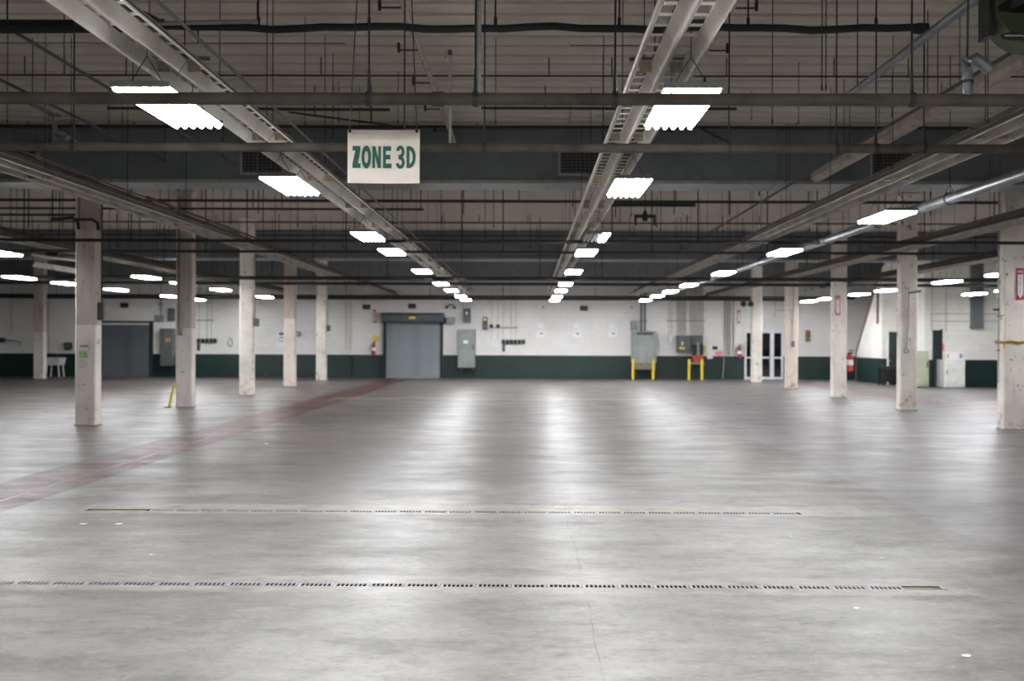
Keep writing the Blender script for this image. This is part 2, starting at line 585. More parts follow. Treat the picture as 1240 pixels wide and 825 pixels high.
YS = [19.3, 24.6, 30.0, 35.4, 40.8]
LEFT = [('column_two', 'two-tone column with green stencil and grey switch box, nearest on the left'),
        ('column_two', 'two-tone column with conduit pipes, yellow bar leaning at its foot'),
        ('column', 'slim white column, third of the left row, right of the hose loop'),
        ('column_tan', 'tan-topped column beside the wall notice, fourth of the left row'),
        ('column', 'plain white column, last of the left row before the wall')]
RIGHT = [('column', 'chipped white column with arrow sign and yellow strap, at right picture edge'),
         ('column', 'peeling white column with bare grey patches, second of the right row'),
         ('column', 'white column with red vertical sign, third of the right row'),
         ('column_peach', 'peach-tinted column right of the glass doors'),
         ('column', 'plain cream column standing before the glass doors')]
LC, RC = [], []
for (m, lb), y in zip(LEFT, YS):
    LC.append(column(-9.05 if y < 20 else -8.98, y, m, .43, .28, lb))
for (m, lb), y in zip(RIGHT, YS):
    RC.append(column(9.86, y, m, .44, .28, lb))
column(-21.6, 41.5, 'column_two', .46, .3, 'lone pale column beside the plastic sink at far left')


def front(c):           # y of a column's front face
    return c.location.y - .14


# column fittings
def fire_sign(x, y, z, h, label):
    """red bordered down-pointing arrow sign"""
    w = h * .24
    r = empty('fire_sign', (x, y, z - h / 2), label, 'sign', 'red fire arrow signs')
    MB().box(x - w / 2, x + w / 2, y - .012, y, z - h / 2, z + h / 2).part('panel', 'red', r)
    a = w * .34
    MB().prism_y([(x - a, z + h * .30), (x + a, z + h * .30), (x + a, z - h * .33), (x, z - h * .46), (x - a, z - h * .33)], y - .018, y - .012).part('arrow', 'paper', r)
    text_part('FIRE', 'lettering', 'paper', r, (x, y - .014, z + h * .39), w * .72, h * .08, .002)
    text_part('\n'.join('EXTINGUISHER'), 'lettering', 'red', r, (x, y - .019, z - h * .02), w * .22, h * .58, .002)
    return r


p = at(1235, 344, front(RC[0]))
fire_sign(p.x, p.y - .002, p.z, .64, 'red arrow sign on the chipped column at right picture edge')
p = at(1014.5, 370, front(RC[2]))
fire_sign(p.x, p.y - .002, p.z, .62, 'red arrow sign on the third column of the right row')

cr = RC[0]
cx, cy = cr.location.x, cr.location.y
zz = at(1230, 414, front(cr)).z
st = empty('strap', (cx, cy, zz - .05), 'frayed yellow strap tied round the chipped column', 'strap')
for k, (dz, r_) in enumerate(((0, .018), (-.03, .012))):
    e = .22 + r_
    f_ = .14 + r_
    MB().tube([(cx - e, cy - f_, zz + dz), (cx - .08, cy - f_, zz + dz + .02 + .01 * k), (cx + .05, cy - f_ - .004, zz + dz - .01), (cx + e, cy - f_, zz + dz + .015),
               (cx + e, cy + f_, zz + dz), (cx - e, cy + f_, zz + dz), (cx - e, cy - f_, zz + dz)], r_, 6).part('band', 'rope', st, True)
MB().tube([(cx - .2, cy - .17, zz), (cx - .24, cy - .19, zz - .05), (cx - .23, cy - .18, zz - .13)], .01, 6).part('loose_end', 'rope', st, True)
cd = empty('conduit', (cx - .235, cy + .05, 1.0), 'thin painted conduit down the side of the chipped column', 'conduit')
MB().tube([(cx - .235, cy + .05, .95), (cx - .235, cy + .05, CEIL - .2)], .014, 6).part('pipe', 'wall_pipe', cd, True)
for z in (1.6, 2.3, 3.0, 3.7):
    MB().box(cx - .26, cx - .222, cy + .02, cy + .08, z, z + .03).part('clip', 'conduit', cd)
for z in (2.45,):
    MB().tube([(cx - .25, cy, z), (cx - .37, cy - .02, z)], .02, 6).part('stub', 'dark_steel', cd, True)

# left column one: switch box, conduit, stencil
cl = LC[0]
cx, cy = cl.location.x, cl.location.y
bx = empty('switch_box', (cx + .26, cy - .02, 2.12), 'grey switch box with tan handle on the nearest left column', 'switch box')
MB().bbox(cx + .225, cx + .36, cy - .1, cy + .08, 2.17, 2.53, .012).part('box', 'cabinet_dark', bx)
MB().tube([(cx + .36, cy - .06, 2.25), (cx + .42, cy - .07, 2.28), (cx + .42, cy - .07, 2.44), (cx + .36, cy - .06, 2.47)], .014, 6).part('handle', 'tape', bx, True)
MB().tube([(cx + .27, cy, 2.5), (cx + .27, cy, CEIL - .2)], .018, 6).part('conduit', 'rod', bx, True)
p = at(101, 430, front(cl))
sg = empty('stencil_mark', (p.x, p.y, p.z - .3), 'faded green stencil mark on the nearest left column', 'stencil')
MB().box(p.x - .085, p.x + .085, p.y - .003, p.y, p.z - .06, p.z + .08).part('green_block', 'green_paint', sg)
MB().box(p.x - .085, p.x + .08, p.y - .003, p.y, p.z - .27, p.z - .09).part('pale_block', 'grey_green', sg)
MB().box(p.x - .075, p.x + .09, p.y - .003, p.y, p.z + .17, p.z + .195).part('dark_line', 'brown', sg)

# left column two: three conduits ending in a small box; yellow bar leaning
cl = LC[1]
cx, cy = cl.location.x, front(cl)
cb = empty('conduit_drop', (cx - .12, cy, 1.9), 'conduits and pale switch on the second left column', 'conduit')
for k, dx in enumerate((-.13, -.03, .05)):
    MB().tube([(cx + dx, cy - .02, 2.02 + .1 * (k == 2)), (cx + dx, cy - .02, CEIL - .2)], .014, 6).part('pipe', 'wall_pipe' if k else 'rust', cb, True)
MB().bbox(cx - .16, cx - .04, cy - .07, cy - .001, 1.88, 2.06, .01).part('box', 'conduit', cb)
p0, p1 = fl(206, 492.5), at(211, 464, 24.4)
yb = empty('yellow_bar', (p0.x, p0.y, 0), 'yellow painted steel bar leaning on the second left column', 'bar')
MB().tube([(p0.x + .1, 24.45, .02), (cx - .25, 24.5, .66)], .03, 8).part('bar', 'yellow', yb, True)
MB().box(p0.x + .0, p0.x + .16, 24.36, 24.5, 0.001, .02).part('foot', 'dark_steel', yb)
for c, px, py, lb in ((LC[2], 311, 391, 'small grey box on the side of the third left column'), (LC[4], 397.5, 398, 'small dark box on the last left column')):
    x0 = c.location.x + .221
    z = at(px, py, c.location.y).z
    b = empty('junction_box', (x0, c.location.y, z - .12), lb, 'junction box')
    MB().bbox(x0, x0 + .14, c.location.y - .1, c.location.y + .1, z - .12, z + .14, .01).part('box', 'cabinet_dark', b)
    MB().tube([(x0 + .03, c.location.y, z + .14), (x0 + .03, c.location.y, CEIL - .2)], .014, 6).part('conduit', 'conduit', b, True)
# horn speaker on the cream column
c = RC[4]
p = at(902, 369, c.location.y - .1)
hs = empty('horn_speaker', (p.x, p.y, p.z - .12), 'black twin horn speaker fixed left of the cream column', 'speaker')
xe = c.location.x - .22
MB().tube([(xe, p.y, p.z), (p.x + .1, p.y, p.z)], .03, 6).part('bracket', 'black', hs)
for s_ in (-1, 1):
    MB().tube([(p.x + .08 + s_ * .12, p.y + .02, p.z), (p.x + .05 + s_ * .15, p.y - .1, p.z + .02), (p.x + .05 + s_ * .16, p.y - .2, p.z + .02)], [.04, .07, .13], 10).part('horn', 'black', hs, True)
# drop cable on the peach column
c = RC[3]
dc = empty('drop_switch', (c.location.x, front(c), 1.5), 'hanging switch cable on the peach column', 'cable')
yy = front(c) - .03
MB().tube([(c.location.x + .02, yy, 1.78), (c.location.x + .04, yy, 4.2)], .014, 6).part('cable', 'conduit', dc)
MB().bbox(c.location.x - .03, c.location.x + .07, yy - .04, yy + .03, 1.58, 1.80, .012).part('switch', 'cabinet_dark', dc)
MB().tube([(c.location.x + .03, yy, 2.95), (c.location.x - .6, yy + .02, 2.95)], .02, 6).part('arm', 'wall_pipe', dc)
# grey conduit drop on second right column
c = RC[1]
dc = empty('cable_drop', (c.location.x, front(c), .9), 'grey cable drop with hook on the peeling column', 'cable')
yy = front(c) - .02
MB().tube([(c.location.x - .02, yy, 3.2), (c.location.x - .03, yy, 2.2), (c.location.x - .08, yy, 1.62)], .012, 6).part('cable', 'conduit', dc)
MB().ring((c.location.x - .08, yy, 1.55), 'y', .07, .05, .008, 10).part('hook', 'conduit', dc)
MB().tube([(c.location.x - .02, yy, 3.05), (c.location.x + .28, yy - .03, 3.1)], .03, 6).part('lamp_arm', 'conduit', dc)

# ------------------------------------------------------------------ fluorescent fixtures
LZ = CAM_H + 1.75
fx = empty('light_fixture', (0, 0, 0), 'x', 'light', 'hanging six-tube lights')
hp = [(-.2, .0), (-.2, .012), (-.17, .032), (.17, .032), (.2, .012), (.2, .0), (.195, .0), (.195, .01), (-.195, .01), (-.195, .0)]
MB().prism_y(hp, -.58, .58).part('housing', 'housing', fx)
MB().box(-.194, .194, -.57, .57, .002, .0095).part('reflector', 'specular', fx)
TX = [-.17 + .068 * i for i in range(6)]
tube_me = MB().tube([(0, -.57, 0), (0, .57, 0)], .019, 8).mesh('tube', 'tube', smooth=True)
tube_off = MB().tube([(0, -.57, 0), (0, .57, 0)], .019, 8).mesh('tube', 'tube_off', smooth=True)
for tx in TX:
    piece(tube_me, 'tube', fx, (tx, 0, -.022))
for s_ in (-1, 1):
    MB().box(-.205, .205, s_ * .575 - .006, s_ * .575 + .006, -.012, .025).part('end_cap', 'housing', fx)
    MB().tube([(-.13, s_ * .45, .03), (0, s_ * .45, .24)], .0035, 4).tube([(.13, s_ * .45, .03), (0, s_ * .45, .24)], .0035, 4).tube([(0, s_ * .45, .24), (0, s_ * .45, .49)], .0035, 4).part('hanger_wire', 'rod', fx)
    MB().box(-.12, .12, s_ * .45 - .015, s_ * .45 + .015, .48, .50).part('hanger_bar', 'dust', fx)
ROWS = [(-2.69, 'row left of the zone sign', [7.05, 10.6, 15.75, 18.5, 23.7, 28.9, 32.7, 37.2, 40.4], (3.3, 0.0, -3.3, -7)),
        (1.13, 'centre row right of the zone sign', [7.05, 10.67, 15.8, 18.5, 23.7, 28.9, 32.7, 37.2, 40.4], (3.3, 0.0, -3.3, -7)),
        (4.96, 'row along the silver duct pipe', [13.1, 18.3, 24.0, 29.2, 33.0, 36.3, 40.0], (3.3, 0.0, -3.3, -7)),
        (-10.75, 'left row just beyond the left columns', [19.0, 26.4, 29.2, 32.8, 38.3], ()),
        (-14.5, 'outer left row towards the sink', [22.0, 26.7, 29.4, 33.0, 38.0, 41.0], ()),
        (12.05, 'right row beyond the right columns', [24.0, 27.2, 31.8, 34.4, 38.2, 40.6], (18,)),
        (16.0, 'outer right row near the white cabinet', [31.5, 33.9], (17, 24))]
def ztop(y):
    """underside of whatever is overhead: a duct or the ceiling"""
    return CAM_H + 2.70 if any(a - .06 < y < a + .78 for a in (17.0, 33.0, 42.6)) else CEIL + .02


first = True
for X, words_, ys, extra in ROWS:
    for i, y in enumerate(list(ys) + list(extra)):
        o = fx if first else copy_tree(fx)
        first = False
        o.location = (X, y, LZ)
        if i < len(ys):
            o['label'] = f'lit six-tube fluorescent light, {ORD[i]} of the {words_}'
        else:
            o['label'] = f'light out of view, {ORD[i - len(ys)]} extra of the {words_}'
        if abs(X) > 10 or y > 41 or (abs(X) > 4 and y < 5) or y < 2 or (abs(X) > 12 and y > 36):
            MB().tube([(X, y - .45, LZ + .49), (X, y - .45, ztop(y))], .006, 5).part('hanger_rod', 'rod', o)
            MB().tube([(X, y + .45, LZ + .49), (X, y + .45, ztop(y))], .006, 5).part('hanger_rod', 'rod', o)
        if X == 1.13 and i == 2:
            o['label'] = 'half-dark fluorescent light with two tubes lit, centre row right of the zone sign'
            for c in [q for q in o.children if q.data == tube_me and q.location.x < .06]:
                c.data = tube_off

# ------------------------------------------------------------------ old reflector strips above the lights
SZ = CAM_H + 2.10
SEG = 2.44
t_ = .003


def reflector_mesh():
    m = MB()
    L = SEG / 2 - .006
    w1, w2, h = .105, .05, .085
    for sx in (-1, 1):
        m.prism_y([(sx * w1, -h), (sx * w1 + sx * .006, -h), (sx * w2 + sx * .004, t_), (sx * w2, 0)], -L, L)          # flared sides
        m.box(min(sx * w1, sx * (w1 + .012)), max(sx * w1, sx * (w1 + .012)), -L, L, -h - .004, -h + .012)               # rolled lip
        m.box(sx * w2 - .007, sx * w2 + .007, -L, L, 0, t_)
    for i in range(13):
        yy = -L + (2 * L) * i / 12
        m.box(-w2, w2, max(yy - .026, -L), min(yy + .026, L), 0, t_)
    me = m.mesh('reflector', 'enamel')
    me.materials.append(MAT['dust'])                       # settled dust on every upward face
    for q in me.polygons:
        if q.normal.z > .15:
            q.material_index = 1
    return me


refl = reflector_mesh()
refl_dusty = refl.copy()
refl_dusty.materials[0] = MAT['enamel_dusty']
sock = MB().box(-.045, .045, -.012, .012, -.075, -.002).tube([(0, -.03, -.045), (0, .03, -.045)], .022, 8).mesh('lamp_socket', 'socket')
chan = MB().box(-.028, .028, -SEG / 2, SEG / 2, .03, .036).box(-.028, -.022, -SEG / 2, SEG / 2, .036, .13).box(.022, .028, -SEG / 2, SEG / 2, .036, .13).mesh('channel', 'dust')
brk = MB().box(-.24, .24, -.012, .012, .005, .03).mesh('cross_bracket', 'channel')
rodm = MB().tube([(0, 0, .03), (0, 0, CEIL - SZ)], .005, 5).mesh('hanger_rod', 'rod')
rods_ = MB().tube([(0, 0, .03), (0, 0, CAM_H + 2.7 - SZ)], .005, 5).mesh('hanger_rod', 'rod')
STRIPS = [(-2.65, 'double white slotted reflector strip left of the zone sign', 2.2, 42.0),
          (.99, 'double white slotted reflector strip over the centre light row', 2.2, 42.0),
          (4.6, 'double reflector strip beside the silver duct pipe on the right', 4.5, 42.0),
          (-6.15, 'dusty reflector strip without lamps inside the left columns', 4.5, 42.5),
          (8.2, 'dusty reflector strip passing in front of the right columns', 4.5, 42.5),
          (-10.6, 'dim reflector strip beyond the left columns', 12, 41.0),
          (11.3, 'dim reflector strip beyond the right columns', 14, 36.8)]
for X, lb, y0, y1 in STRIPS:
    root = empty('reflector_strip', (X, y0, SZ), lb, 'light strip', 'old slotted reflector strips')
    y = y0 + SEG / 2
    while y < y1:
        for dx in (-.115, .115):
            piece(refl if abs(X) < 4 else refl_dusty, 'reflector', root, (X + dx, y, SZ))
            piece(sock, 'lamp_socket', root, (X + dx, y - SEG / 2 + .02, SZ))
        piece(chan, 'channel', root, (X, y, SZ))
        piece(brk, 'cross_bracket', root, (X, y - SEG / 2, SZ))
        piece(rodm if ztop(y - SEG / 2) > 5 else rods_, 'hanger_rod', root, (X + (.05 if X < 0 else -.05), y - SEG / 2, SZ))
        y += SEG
    s_ = -1 if X > 0 else 1
    MB().tube([(X + s_ * .0 + (.25 if X < 0 else .27), y0, SZ + .08), (X + (.25 if X < 0 else .27), y - SEG / 2, SZ + .08)], .014, 6).part('cable_rail', 'rust' if abs(X) > 4 else 'channel', root, True)

# ------------------------------------------------------------------ overhead cross pipes
PZ = CAM_H + 1.59
PZB = CAM_H + 1.72


def rods(root, xs, y, z0, r=.009, z1=CEIL - .03, mat='rod', name='hanger_rod'):
    for x in xs:
        MB().tube([(x, y, z0), (x, y, z1)], r, 5).part(name, mat, root)


def xs_at(pxs, y, py=60):
    return [at(q, py, y).x for q in pxs]


CROSS = [(6.2, .041, [447, 576, 1104, 130, 745], 'thick sooty pipe spanning the hall, lowest and nearest of all'),
         (8.4, .041, [90, 287, 490, 587, 758, 883, 1013, 1061, 1119], 'thick sooty pipe passing just behind the zone sign'),
         (18.35, .033, [30, 160, 300, 430, 560, 742, 846, 990, 1150], 'dark pipe spanning the hall behind the first grey duct'),
         (20.6, .03, [95, 250, 420, 610, 790, 930, 1120], 'dark pipe spanning the hall, second behind the first grey duct'),
         (29.4, .06, [40, 200, 470, 655, 730, 900, 1040], 'dark pipe across the hall midway, first of its pair'),
         (32.2, .055, [120, 380, 560, 810, 1130], 'dark pipe across the hall midway, second of its pair'),
         (41.7, .07, [70, 330, 522, 722], 'dark pipe across the hall near the back wall, first of its pair'),
         (43.4, .07, [170, 420, 610, 760], 'dark pipe across the hall closest to the back wall')]
for y, r, rp, lb in CROSS:
    xr = XR - .4 if y < 37 else 14.4
    PZ_ = PZ if y < 7 else PZB if y < 10 else CAM_H + 1.93
    pm_ = 'pipe' if y < 10 else 'dark_steel'
    root = empty('cross_pipe', (0, y, PZ_ - r), lb, 'pipe', 'pipes spanning the hall')
    x = XL + .4
    MB().tube([(x, y, PZ_), (xr, y, PZ_)], r, 14).part('pipe', pm_, root, True)
    xs = [q for q in xs_at(rp, y) if not any(abs(q - t[0]) < .32 for t in STRIPS) and not any(abs(q - c.location.x) < .3 for c in LC + RC)]
    for q in xs:
        MB().ring((q, y, PZ_), 'x', r + .009, r - .001, .018, 14).part('clamp', 'dark_steel', root)
        MB().tube([(q, y, PZ_ + r), (q, y, PZ_ + r + .16)], [.014, .009], 6).part('swivel', 'rod', root)
        MB().tube([(q, y, PZ_ + r + .1), (q, y, ztop(y))], .007 if y < 10 else .012, 5).part('hanger_rod', 'rod', root)
    for q in range(int((xr - x) / 6.0)):
        MB().ring((x + 3 + q * 6.0, y, PZ_), 'x', r + .006, r - .001, .04, 14).part('coupling', pm_, root)

# risers standing on pipes A and B
def pipe_thing(name, pts, r, mat, label, cat='pipe', rodx=(), elbow=(), n=8, group=None):
    pts = [Vector(q) for q in pts]
    lo = min(pts, key=lambda q: q.z)
    root = empty(name, tuple(lo), label, cat, group)
    MB().tube(pts, r, n).part('pipe', mat, root, True)
    for e in elbow:
        e = Vector(e)
        d = r * 1.45
        MB().tube([e - Vector((0, 0, d * 1.2)), e + Vector((0, 0, d * 1.2))], d, 8).part('elbow', 'dark_steel', root, True)
    for (x, y, z) in rodx:
        MB().tube([(x, y, z), (x, y, CEIL - .03)], .009, 5).part('hanger_rod', 'rod', root)
    return root


p = at(545, 175, 8.4); q = at(545, 64, 8.4)
pipe_thing('riser_pipe', [(p.x, 8.4, PZB + .03), (q.x, 8.4, q.z), (q.x - .05, 8.6, q.z + .02)], .013, 'conduit', 'thin riser with an elbow above the pipe right of the zone sign', elbow=[q])
p = at(576, 118, 6.2)
pipe_thing('riser_pipe', [(p.x + .02, 6.2, PZ + .03), (p.x + .02, 6.2, CEIL - .05)], .016, 'conduit', 'grey riser pipe rising from the nearest sooty pipe')

# valve on pipe B at the left
v = at(65, 158, 8.4)
vr = empty('pipe_valve', (v.x, 8.4, PZB), 'wheel valve with side outlet on the second sooty pipe, upper left', 'valve')
MB().tube([(v.x, 8.4, PZB + .03), (v.x, 8.4, PZB + .2)], [.035, .028], 10).part('body', 'dark_steel', vr, True)
MB().tube([(v.x, 8.4, PZB + .2), (v.x, 8.4, PZB + .29)], .01, 6).part('stem', 'dark_steel', vr, True)
MB().ring((v.x, 8.4, PZB + .29), 'z', .045, .03, .008, 12).box(v.x - .035, v.x + .035, 7.743, 8.47, PZB + .284, PZB + .296).part('hand_wheel', 'dark_steel', vr)
MB().tube([(v.x, 8.4, PZB + .13), (v.x + .1, 8.35, PZB + .1), (v.x + .16, 8.33, PZB + .06)], .028, 10).part('outlet', 'silver', vr, True)

# silver elbow on pipe A at upper right
v = at(1171, 118, 6.2)
ve = empty('silver_elbow', (v.x, 6.2, PZ), 'wrapped silver elbow standing on the nearest pipe, upper right', 'pipe')
MB().tube([(v.x, 6.2, PZ + .03), (v.x, 6.2, PZ + .2)], .032, 12).part('riser', 'silver', ve, True)
MB().tube([(v.x, 6.2, PZ + .18), (v.x + .005, 6.2, PZ + .25), (v.x + .05, 6.2, PZ + .275), (v.x + .15, 6.2, PZ + .20)], .04, 12).part('bend', 'silver', ve, True)
MB().ring((v.x, 6.2, PZ + .12), 'z', .04, .03, .008, 12).part('clamp', 'dark_steel', ve)
MB().tube([(v.x + .0, 6.2, PZ + .26), (v.x + .02, 6.2, CEIL - .03)], .007, 5).part('hanger_rod', 'rod', ve)

# black hose sleeve with wobble, left stub with bend
HY = 8.75
xa, xb = at(176, 34, HY).x, at(1108, 34, HY).x
hz = at(640, 34, HY).z
pts = []
for i in range(31):
    x = xa + (xb - xa) * i / 30
    pts.append((x, HY, hz + .012 * math.sin(i * .9) + .008 * math.sin(i * 2.1)))
hr = empty('black_hose', (0, HY, hz - .05), 'long black sleeved hose hung under the ceiling', 'hose')
MB().tube(pts, .036, 10).part('sleeve', 'hose', hr, True)
MB().tube([(xb - .02, HY, hz), (xb + .05, HY, hz), (xb + .12, HY, hz + .01)], [.045, .055, .04], 10).part('end_coupling', 'hose', hr, True)
for q in xs_at([313, 447, 600, 750, 906, 1061], HY, 30):
    MB().tube([(q, HY, hz + .0), (q, HY, hz + .09), (q, HY, hz + .11)], [.016, .016, .008], 6).part('grip', 'rod', hr)
    MB().tube([(q, HY, hz + .1), (q, HY, CEIL - .03)], .008, 5).part('hanger_rod', 'rod', hr)
bend = [at(q[0], q[1], HY) for q in ((135, -14), (150, 4), (168, 14), (190, 25))]
MB().tube(bend, .03, 8).part('bent_end', 'hose', hr, True)
hz2 = at(40, 36, HY).z
h2 = empty('black_hose', (at(0, 36, HY).x, HY, hz2 - .05), 'pair of black sleeved hoses left of the reflector strip', 'hose')
MB().tube([(-9, HY + .02, hz2 - .01), (-6, HY, hz2 - .01), (xa + .1, HY, hz2 + .01)], .036, 10).part('sleeve', 'hose', h2, True)
MB().tube([(-9, HY + .12, hz2 + .1), (-6, HY + .12, hz2 + .1), (at(100, 20, HY).x, HY + .12, hz2 + .1)], .036, 10).part('sleeve', 'hose', h2, True)
rods(h2, xs_at([9, 90], HY, 30), HY, hz2, .008)
p = [at(150, 29, HY - .1), at(312, 26, HY - .1)]
pipe_thing('grey_pipe', [p[0], p[1]], .02, 'conduit', 'short grey pipe lying above the hose, upper left', rodx=[(p[1].x, HY - .1, p[1].z)])

# thin rod lines and broken lengths
y_, z_ = 12.8, at(640, 92, 12.8).z
root = pipe_thing('thin_pipe', [(XL + .5, y_, z_), (XR - .5, y_, z_)], .013, 'dark_steel', 'thin dark pipe right across under the ceiling planks',
                  rodx=[(x, y_, z_) for x in xs_at([30, 78, 153, 230, 389, 665, 741, 880, 1010, 1100, 1220], y_)])
y_, z_ = 11.4, at(640, 53, 11.4).z
pipe_thing('thin_pipe', [(at(0, 53, y_).x - 3, y_, z_), (at(418, 53, y_).x, y_, z_)], .006, 'dark_steel', 'hair-thin conduit under the ceiling left of the hose middle', rodx=[(at(240, 50, y_).x, y_, z_)])
pipe_thing('thin_pipe', [(at(690, 57, y_).x, y_, z_ - .02), (at(785, 57, y_).x, y_, z_ - .02)], .006, 'dark_steel', 'hair-thin conduit ending at the centre reflector strip')
y_ = 14.2
for a, b, ya, yb_, r, lb in ((130, 472, 131, 133, .022, 'dark bracket pipe left of the zone sign wires'), (350, 474, 136, 152, .016, 'tilted dark pipe just above the zone sign'),
                             (583, 892, 131, 132, .022, 'dark pipe behind the nearest light of the centre row')):
    p, q = at(a, ya, y_), at(b, yb_, y_)
    pipe_thing('short_pipe', [p, q], r, 'dark_steel', lb, rodx=[((p.x * .75 + q.x * .25), y_, p.z * .75 + q.z * .25), ((p.x * .2 + q.x * .8), y_, p.z * .2 + q.z * .8)])
p, q = at(822, 143, 13.5), at(880, 172, 13.0)
pipe_thing('short_pipe', [p, q], .02, 'dark_steel', 'slanting dark pipe right of the centre reflector strip', rodx=[tuple(p)])
y_ = 16.6
z_ = at(640, 154, y_).z
pipe_thing('thin_pipe', [(XL + .5, y_, z_), (XR - .5, y_, z_)], .03, 'dark_steel', 'dark pipe along the top edge of the first grey duct',
           rodx=[(x, y_, z_) for x in xs_at([34, 163, 371, 578, 778, 965], y_)])
# loose threaded rods ending in the air, tops at the ceiling
loose = [(369, 11.2, 168), (403, 12.6, 168), (410, 14, 148), (482, 13.5, 150), (730, 12.6, 170), (780, 9.4, 90), (935, 9.6, 150), (967, 13, 150), (995, 8.2, 110), (1000, 9, 110),
         (1162, 11, 112), (1193, 9.5, 150), (9, 11.4, 150), (86, 12, 152), (181, 9.2, 30), (266, 9.6, 97), (323, 9.0, 150), (600, 12, 150), (545, 15, 150),
         (148, 14, 150), (205, 14.6, 150), (830, 14, 148), (910, 14.5, 146), (1080, 13.6, 142), (1140, 14, 138), (60, 15, 148), (450, 15.4, 146), (690, 15, 148)]
for i, (px, y_, py) in enumerate(loose):
    p = at(px, py, y_)
    MB().tube([(p.x, y_, p.z), (p.x, y_, p.z + .05), (p.x, y_, p.z + .051), (p.x, y_, CEIL - .03)], [.008, .008, .005, .005], 5).part('threaded_rod', 'rod', ceil)

# pipes running away from the viewer
def run(x, h, y0, y1, r, mat, label, step=3.0, n=10, clevis=False):
    z = CAM_H + h
    root = empty('long_pipe', (x, y0, z - r), label, 'pipe')
    MB().tube([(x, y0, z), (x, y1, z)], r, n).part('pipe', mat, root, True)
    y = y0 + step * .4
    while y < y1:
        if clevis:
            MB().ring((x, y, z), 'y', r + .012, r + .001, .014, 16).part('clevis_band', 'rod', root)
            MB().tube([(x - r * .9, y, z + r * .6), (x, y, z + r + .12), (x + r * .9, y, z + r * .6)], .008, 5).part('yoke', 'rod', root)
        MB().tube([(x, y, z + r), (x, y, ztop(y))], .006, 5).part('hanger_rod', 'rod', root)
        y += step
    return root


run(5.72, 1.95, 4.0, 43.0, .075, 'silver', 'silver duct pipe with black clevis hangers on the right', 2.6, 16, True)
run(3.37, 2.60, 2.5, 9.9, .038, 'slate', 'slate pipe slanting into the upper right picture', 3.0)
run(5.05, 2.9, 4.0, 16.6, .10, 'beige_pipe', 'beige duct pipe at the upper right picture edge', 3.2, 14)
run(4.62, 2.78, 4.0, 30.0, .02, 'dark_steel', 'thin dark pipe running away right of the slate pipe', 2.9)
run(-5.12, 3.05, 6.0, 16.5, .018, 'dark_steel', 'thin dark branch pipe running away at the upper left', 1.8)
run(-6.4, 3.13, 9.0, 16.5, .02, 'dark_steel', 'thin dark branch pipe near the left picture edge', 2.2)

# sprinkler branch lines with side arms
def sprinkler_line(x, side, label, mat):
    z = CAM_H + 3.5
    root = empty('sprinkler_line', (x, 5, z - .03), label, 'sprinkler pipe')
    MB().tube([(x, 5, z), (x, 16.9, z)], .034, 8).part('pipe', mat, root, True)
    y = 7.0
    while y < 16.6:
        a = MB().tube([(x, y, z), (x + side * .26, y, z)], .011, 6).part('arm', 'dark_steel', root)
        MB().tube([(x + side * .26, y, z - .03), (x + side * .26, y, z + .05), (x + side * .26, y, z + .09)], [.016, .02, .012], 8).part('sprinkler_head', 'rod', a)
        y += 1.45
    return root


sprinkler_line(-1.32, -1, 'beige sprinkler branch left of the centre with side arms', 'beige_pipe')
sprinkler_line(2.12, 1, 'beige sprinkler branch right of the centre strip with side arms', 'beige_pipe')

# ------------------------------------------------------------------ big ducts
def duct(y0, depth, label, z0, z1, vents):
    root = empty('air_duct', (0, y0, z0), label, 'duct')
    MB().box(XL + .3, XR - .3, y0 + .02, y0 + depth, z0 + .02, z1).part('core', 'duct', root)
    pm = MB().box(-.66, .66, 0, .018, 0, z1 - z0 - .03).box(-.675, -.655, -.022, .02, 0, z1 - z0 - .03).mesh('duct_panel', 'duct')
    um = MB().box(-.66, .66, .0, depth, -.03, .0).mesh('bottom_panel', 'duct_flange')
    n = int((XR - XL - .6) / 1.34)
    for i in range(n):
        x = XL + .97 + i * 1.34
        if x < 24:
            piece(pm, 'duct_panel', root, (x, y0, z0 + .03))
            piece(um, 'bottom_panel', root, (x, y0, z0))
    MB().box(XL + .3, XR - .3, y0 - .05, y0, z0 - .03, z0 + .03).part('bottom_flange', 'duct_flange', root)
    for px in vents:
        p = at(px, 204, y0)
        zc = (z0 + z1) / 2 - .12
        v = MB().box(p.x - .38, p.x + .38, y0 - .012, y0 - .004, zc - .21, zc + .21).part('vent_grille', 'black', root)
        fr = MB()
        for a, b, c_, d in ((-.4, .4, .2, .24), (-.4, .4, -.24, -.2), (-.4, -.36, -.2, .2), (.36, .4, -.2, .2)):
            fr.box(p.x + a, p.x + b, y0 - .035, y0 - .012, zc + c_, zc + d)
        fr.part('frame', 'duct_flange', v)
        for k in range(7):
            zz = zc - .17 + k * .057
            MB().box(p.x - .355, p.x + .355, y0 - .026, y0 - .014, zz - .006, zz + .006).part('vane', 'cabinet_dark', v)
        for k in range(9):
            xx = p.x - .32 + k * .08
            MB().box(xx - .005, xx + .005, y0 - .024, y0 - .016, zc - .2, zc + .2).part('vane', 'cabinet_dark', v)
    return root


DZ = CAM_H + 2.86
duct(17.0, .72, 'big grey sheet-metal duct with vent grilles behind the zone sign', DZ, CEIL - .06, [22, 318, 703, 1080])
duct(33.0, .72, 'grey duct across the hall midway to the back wall', DZ, CEIL - .06, [])
duct(42.6, .72, 'grey duct running along the top of the back wall', DZ - .12, CEIL - .06, [])

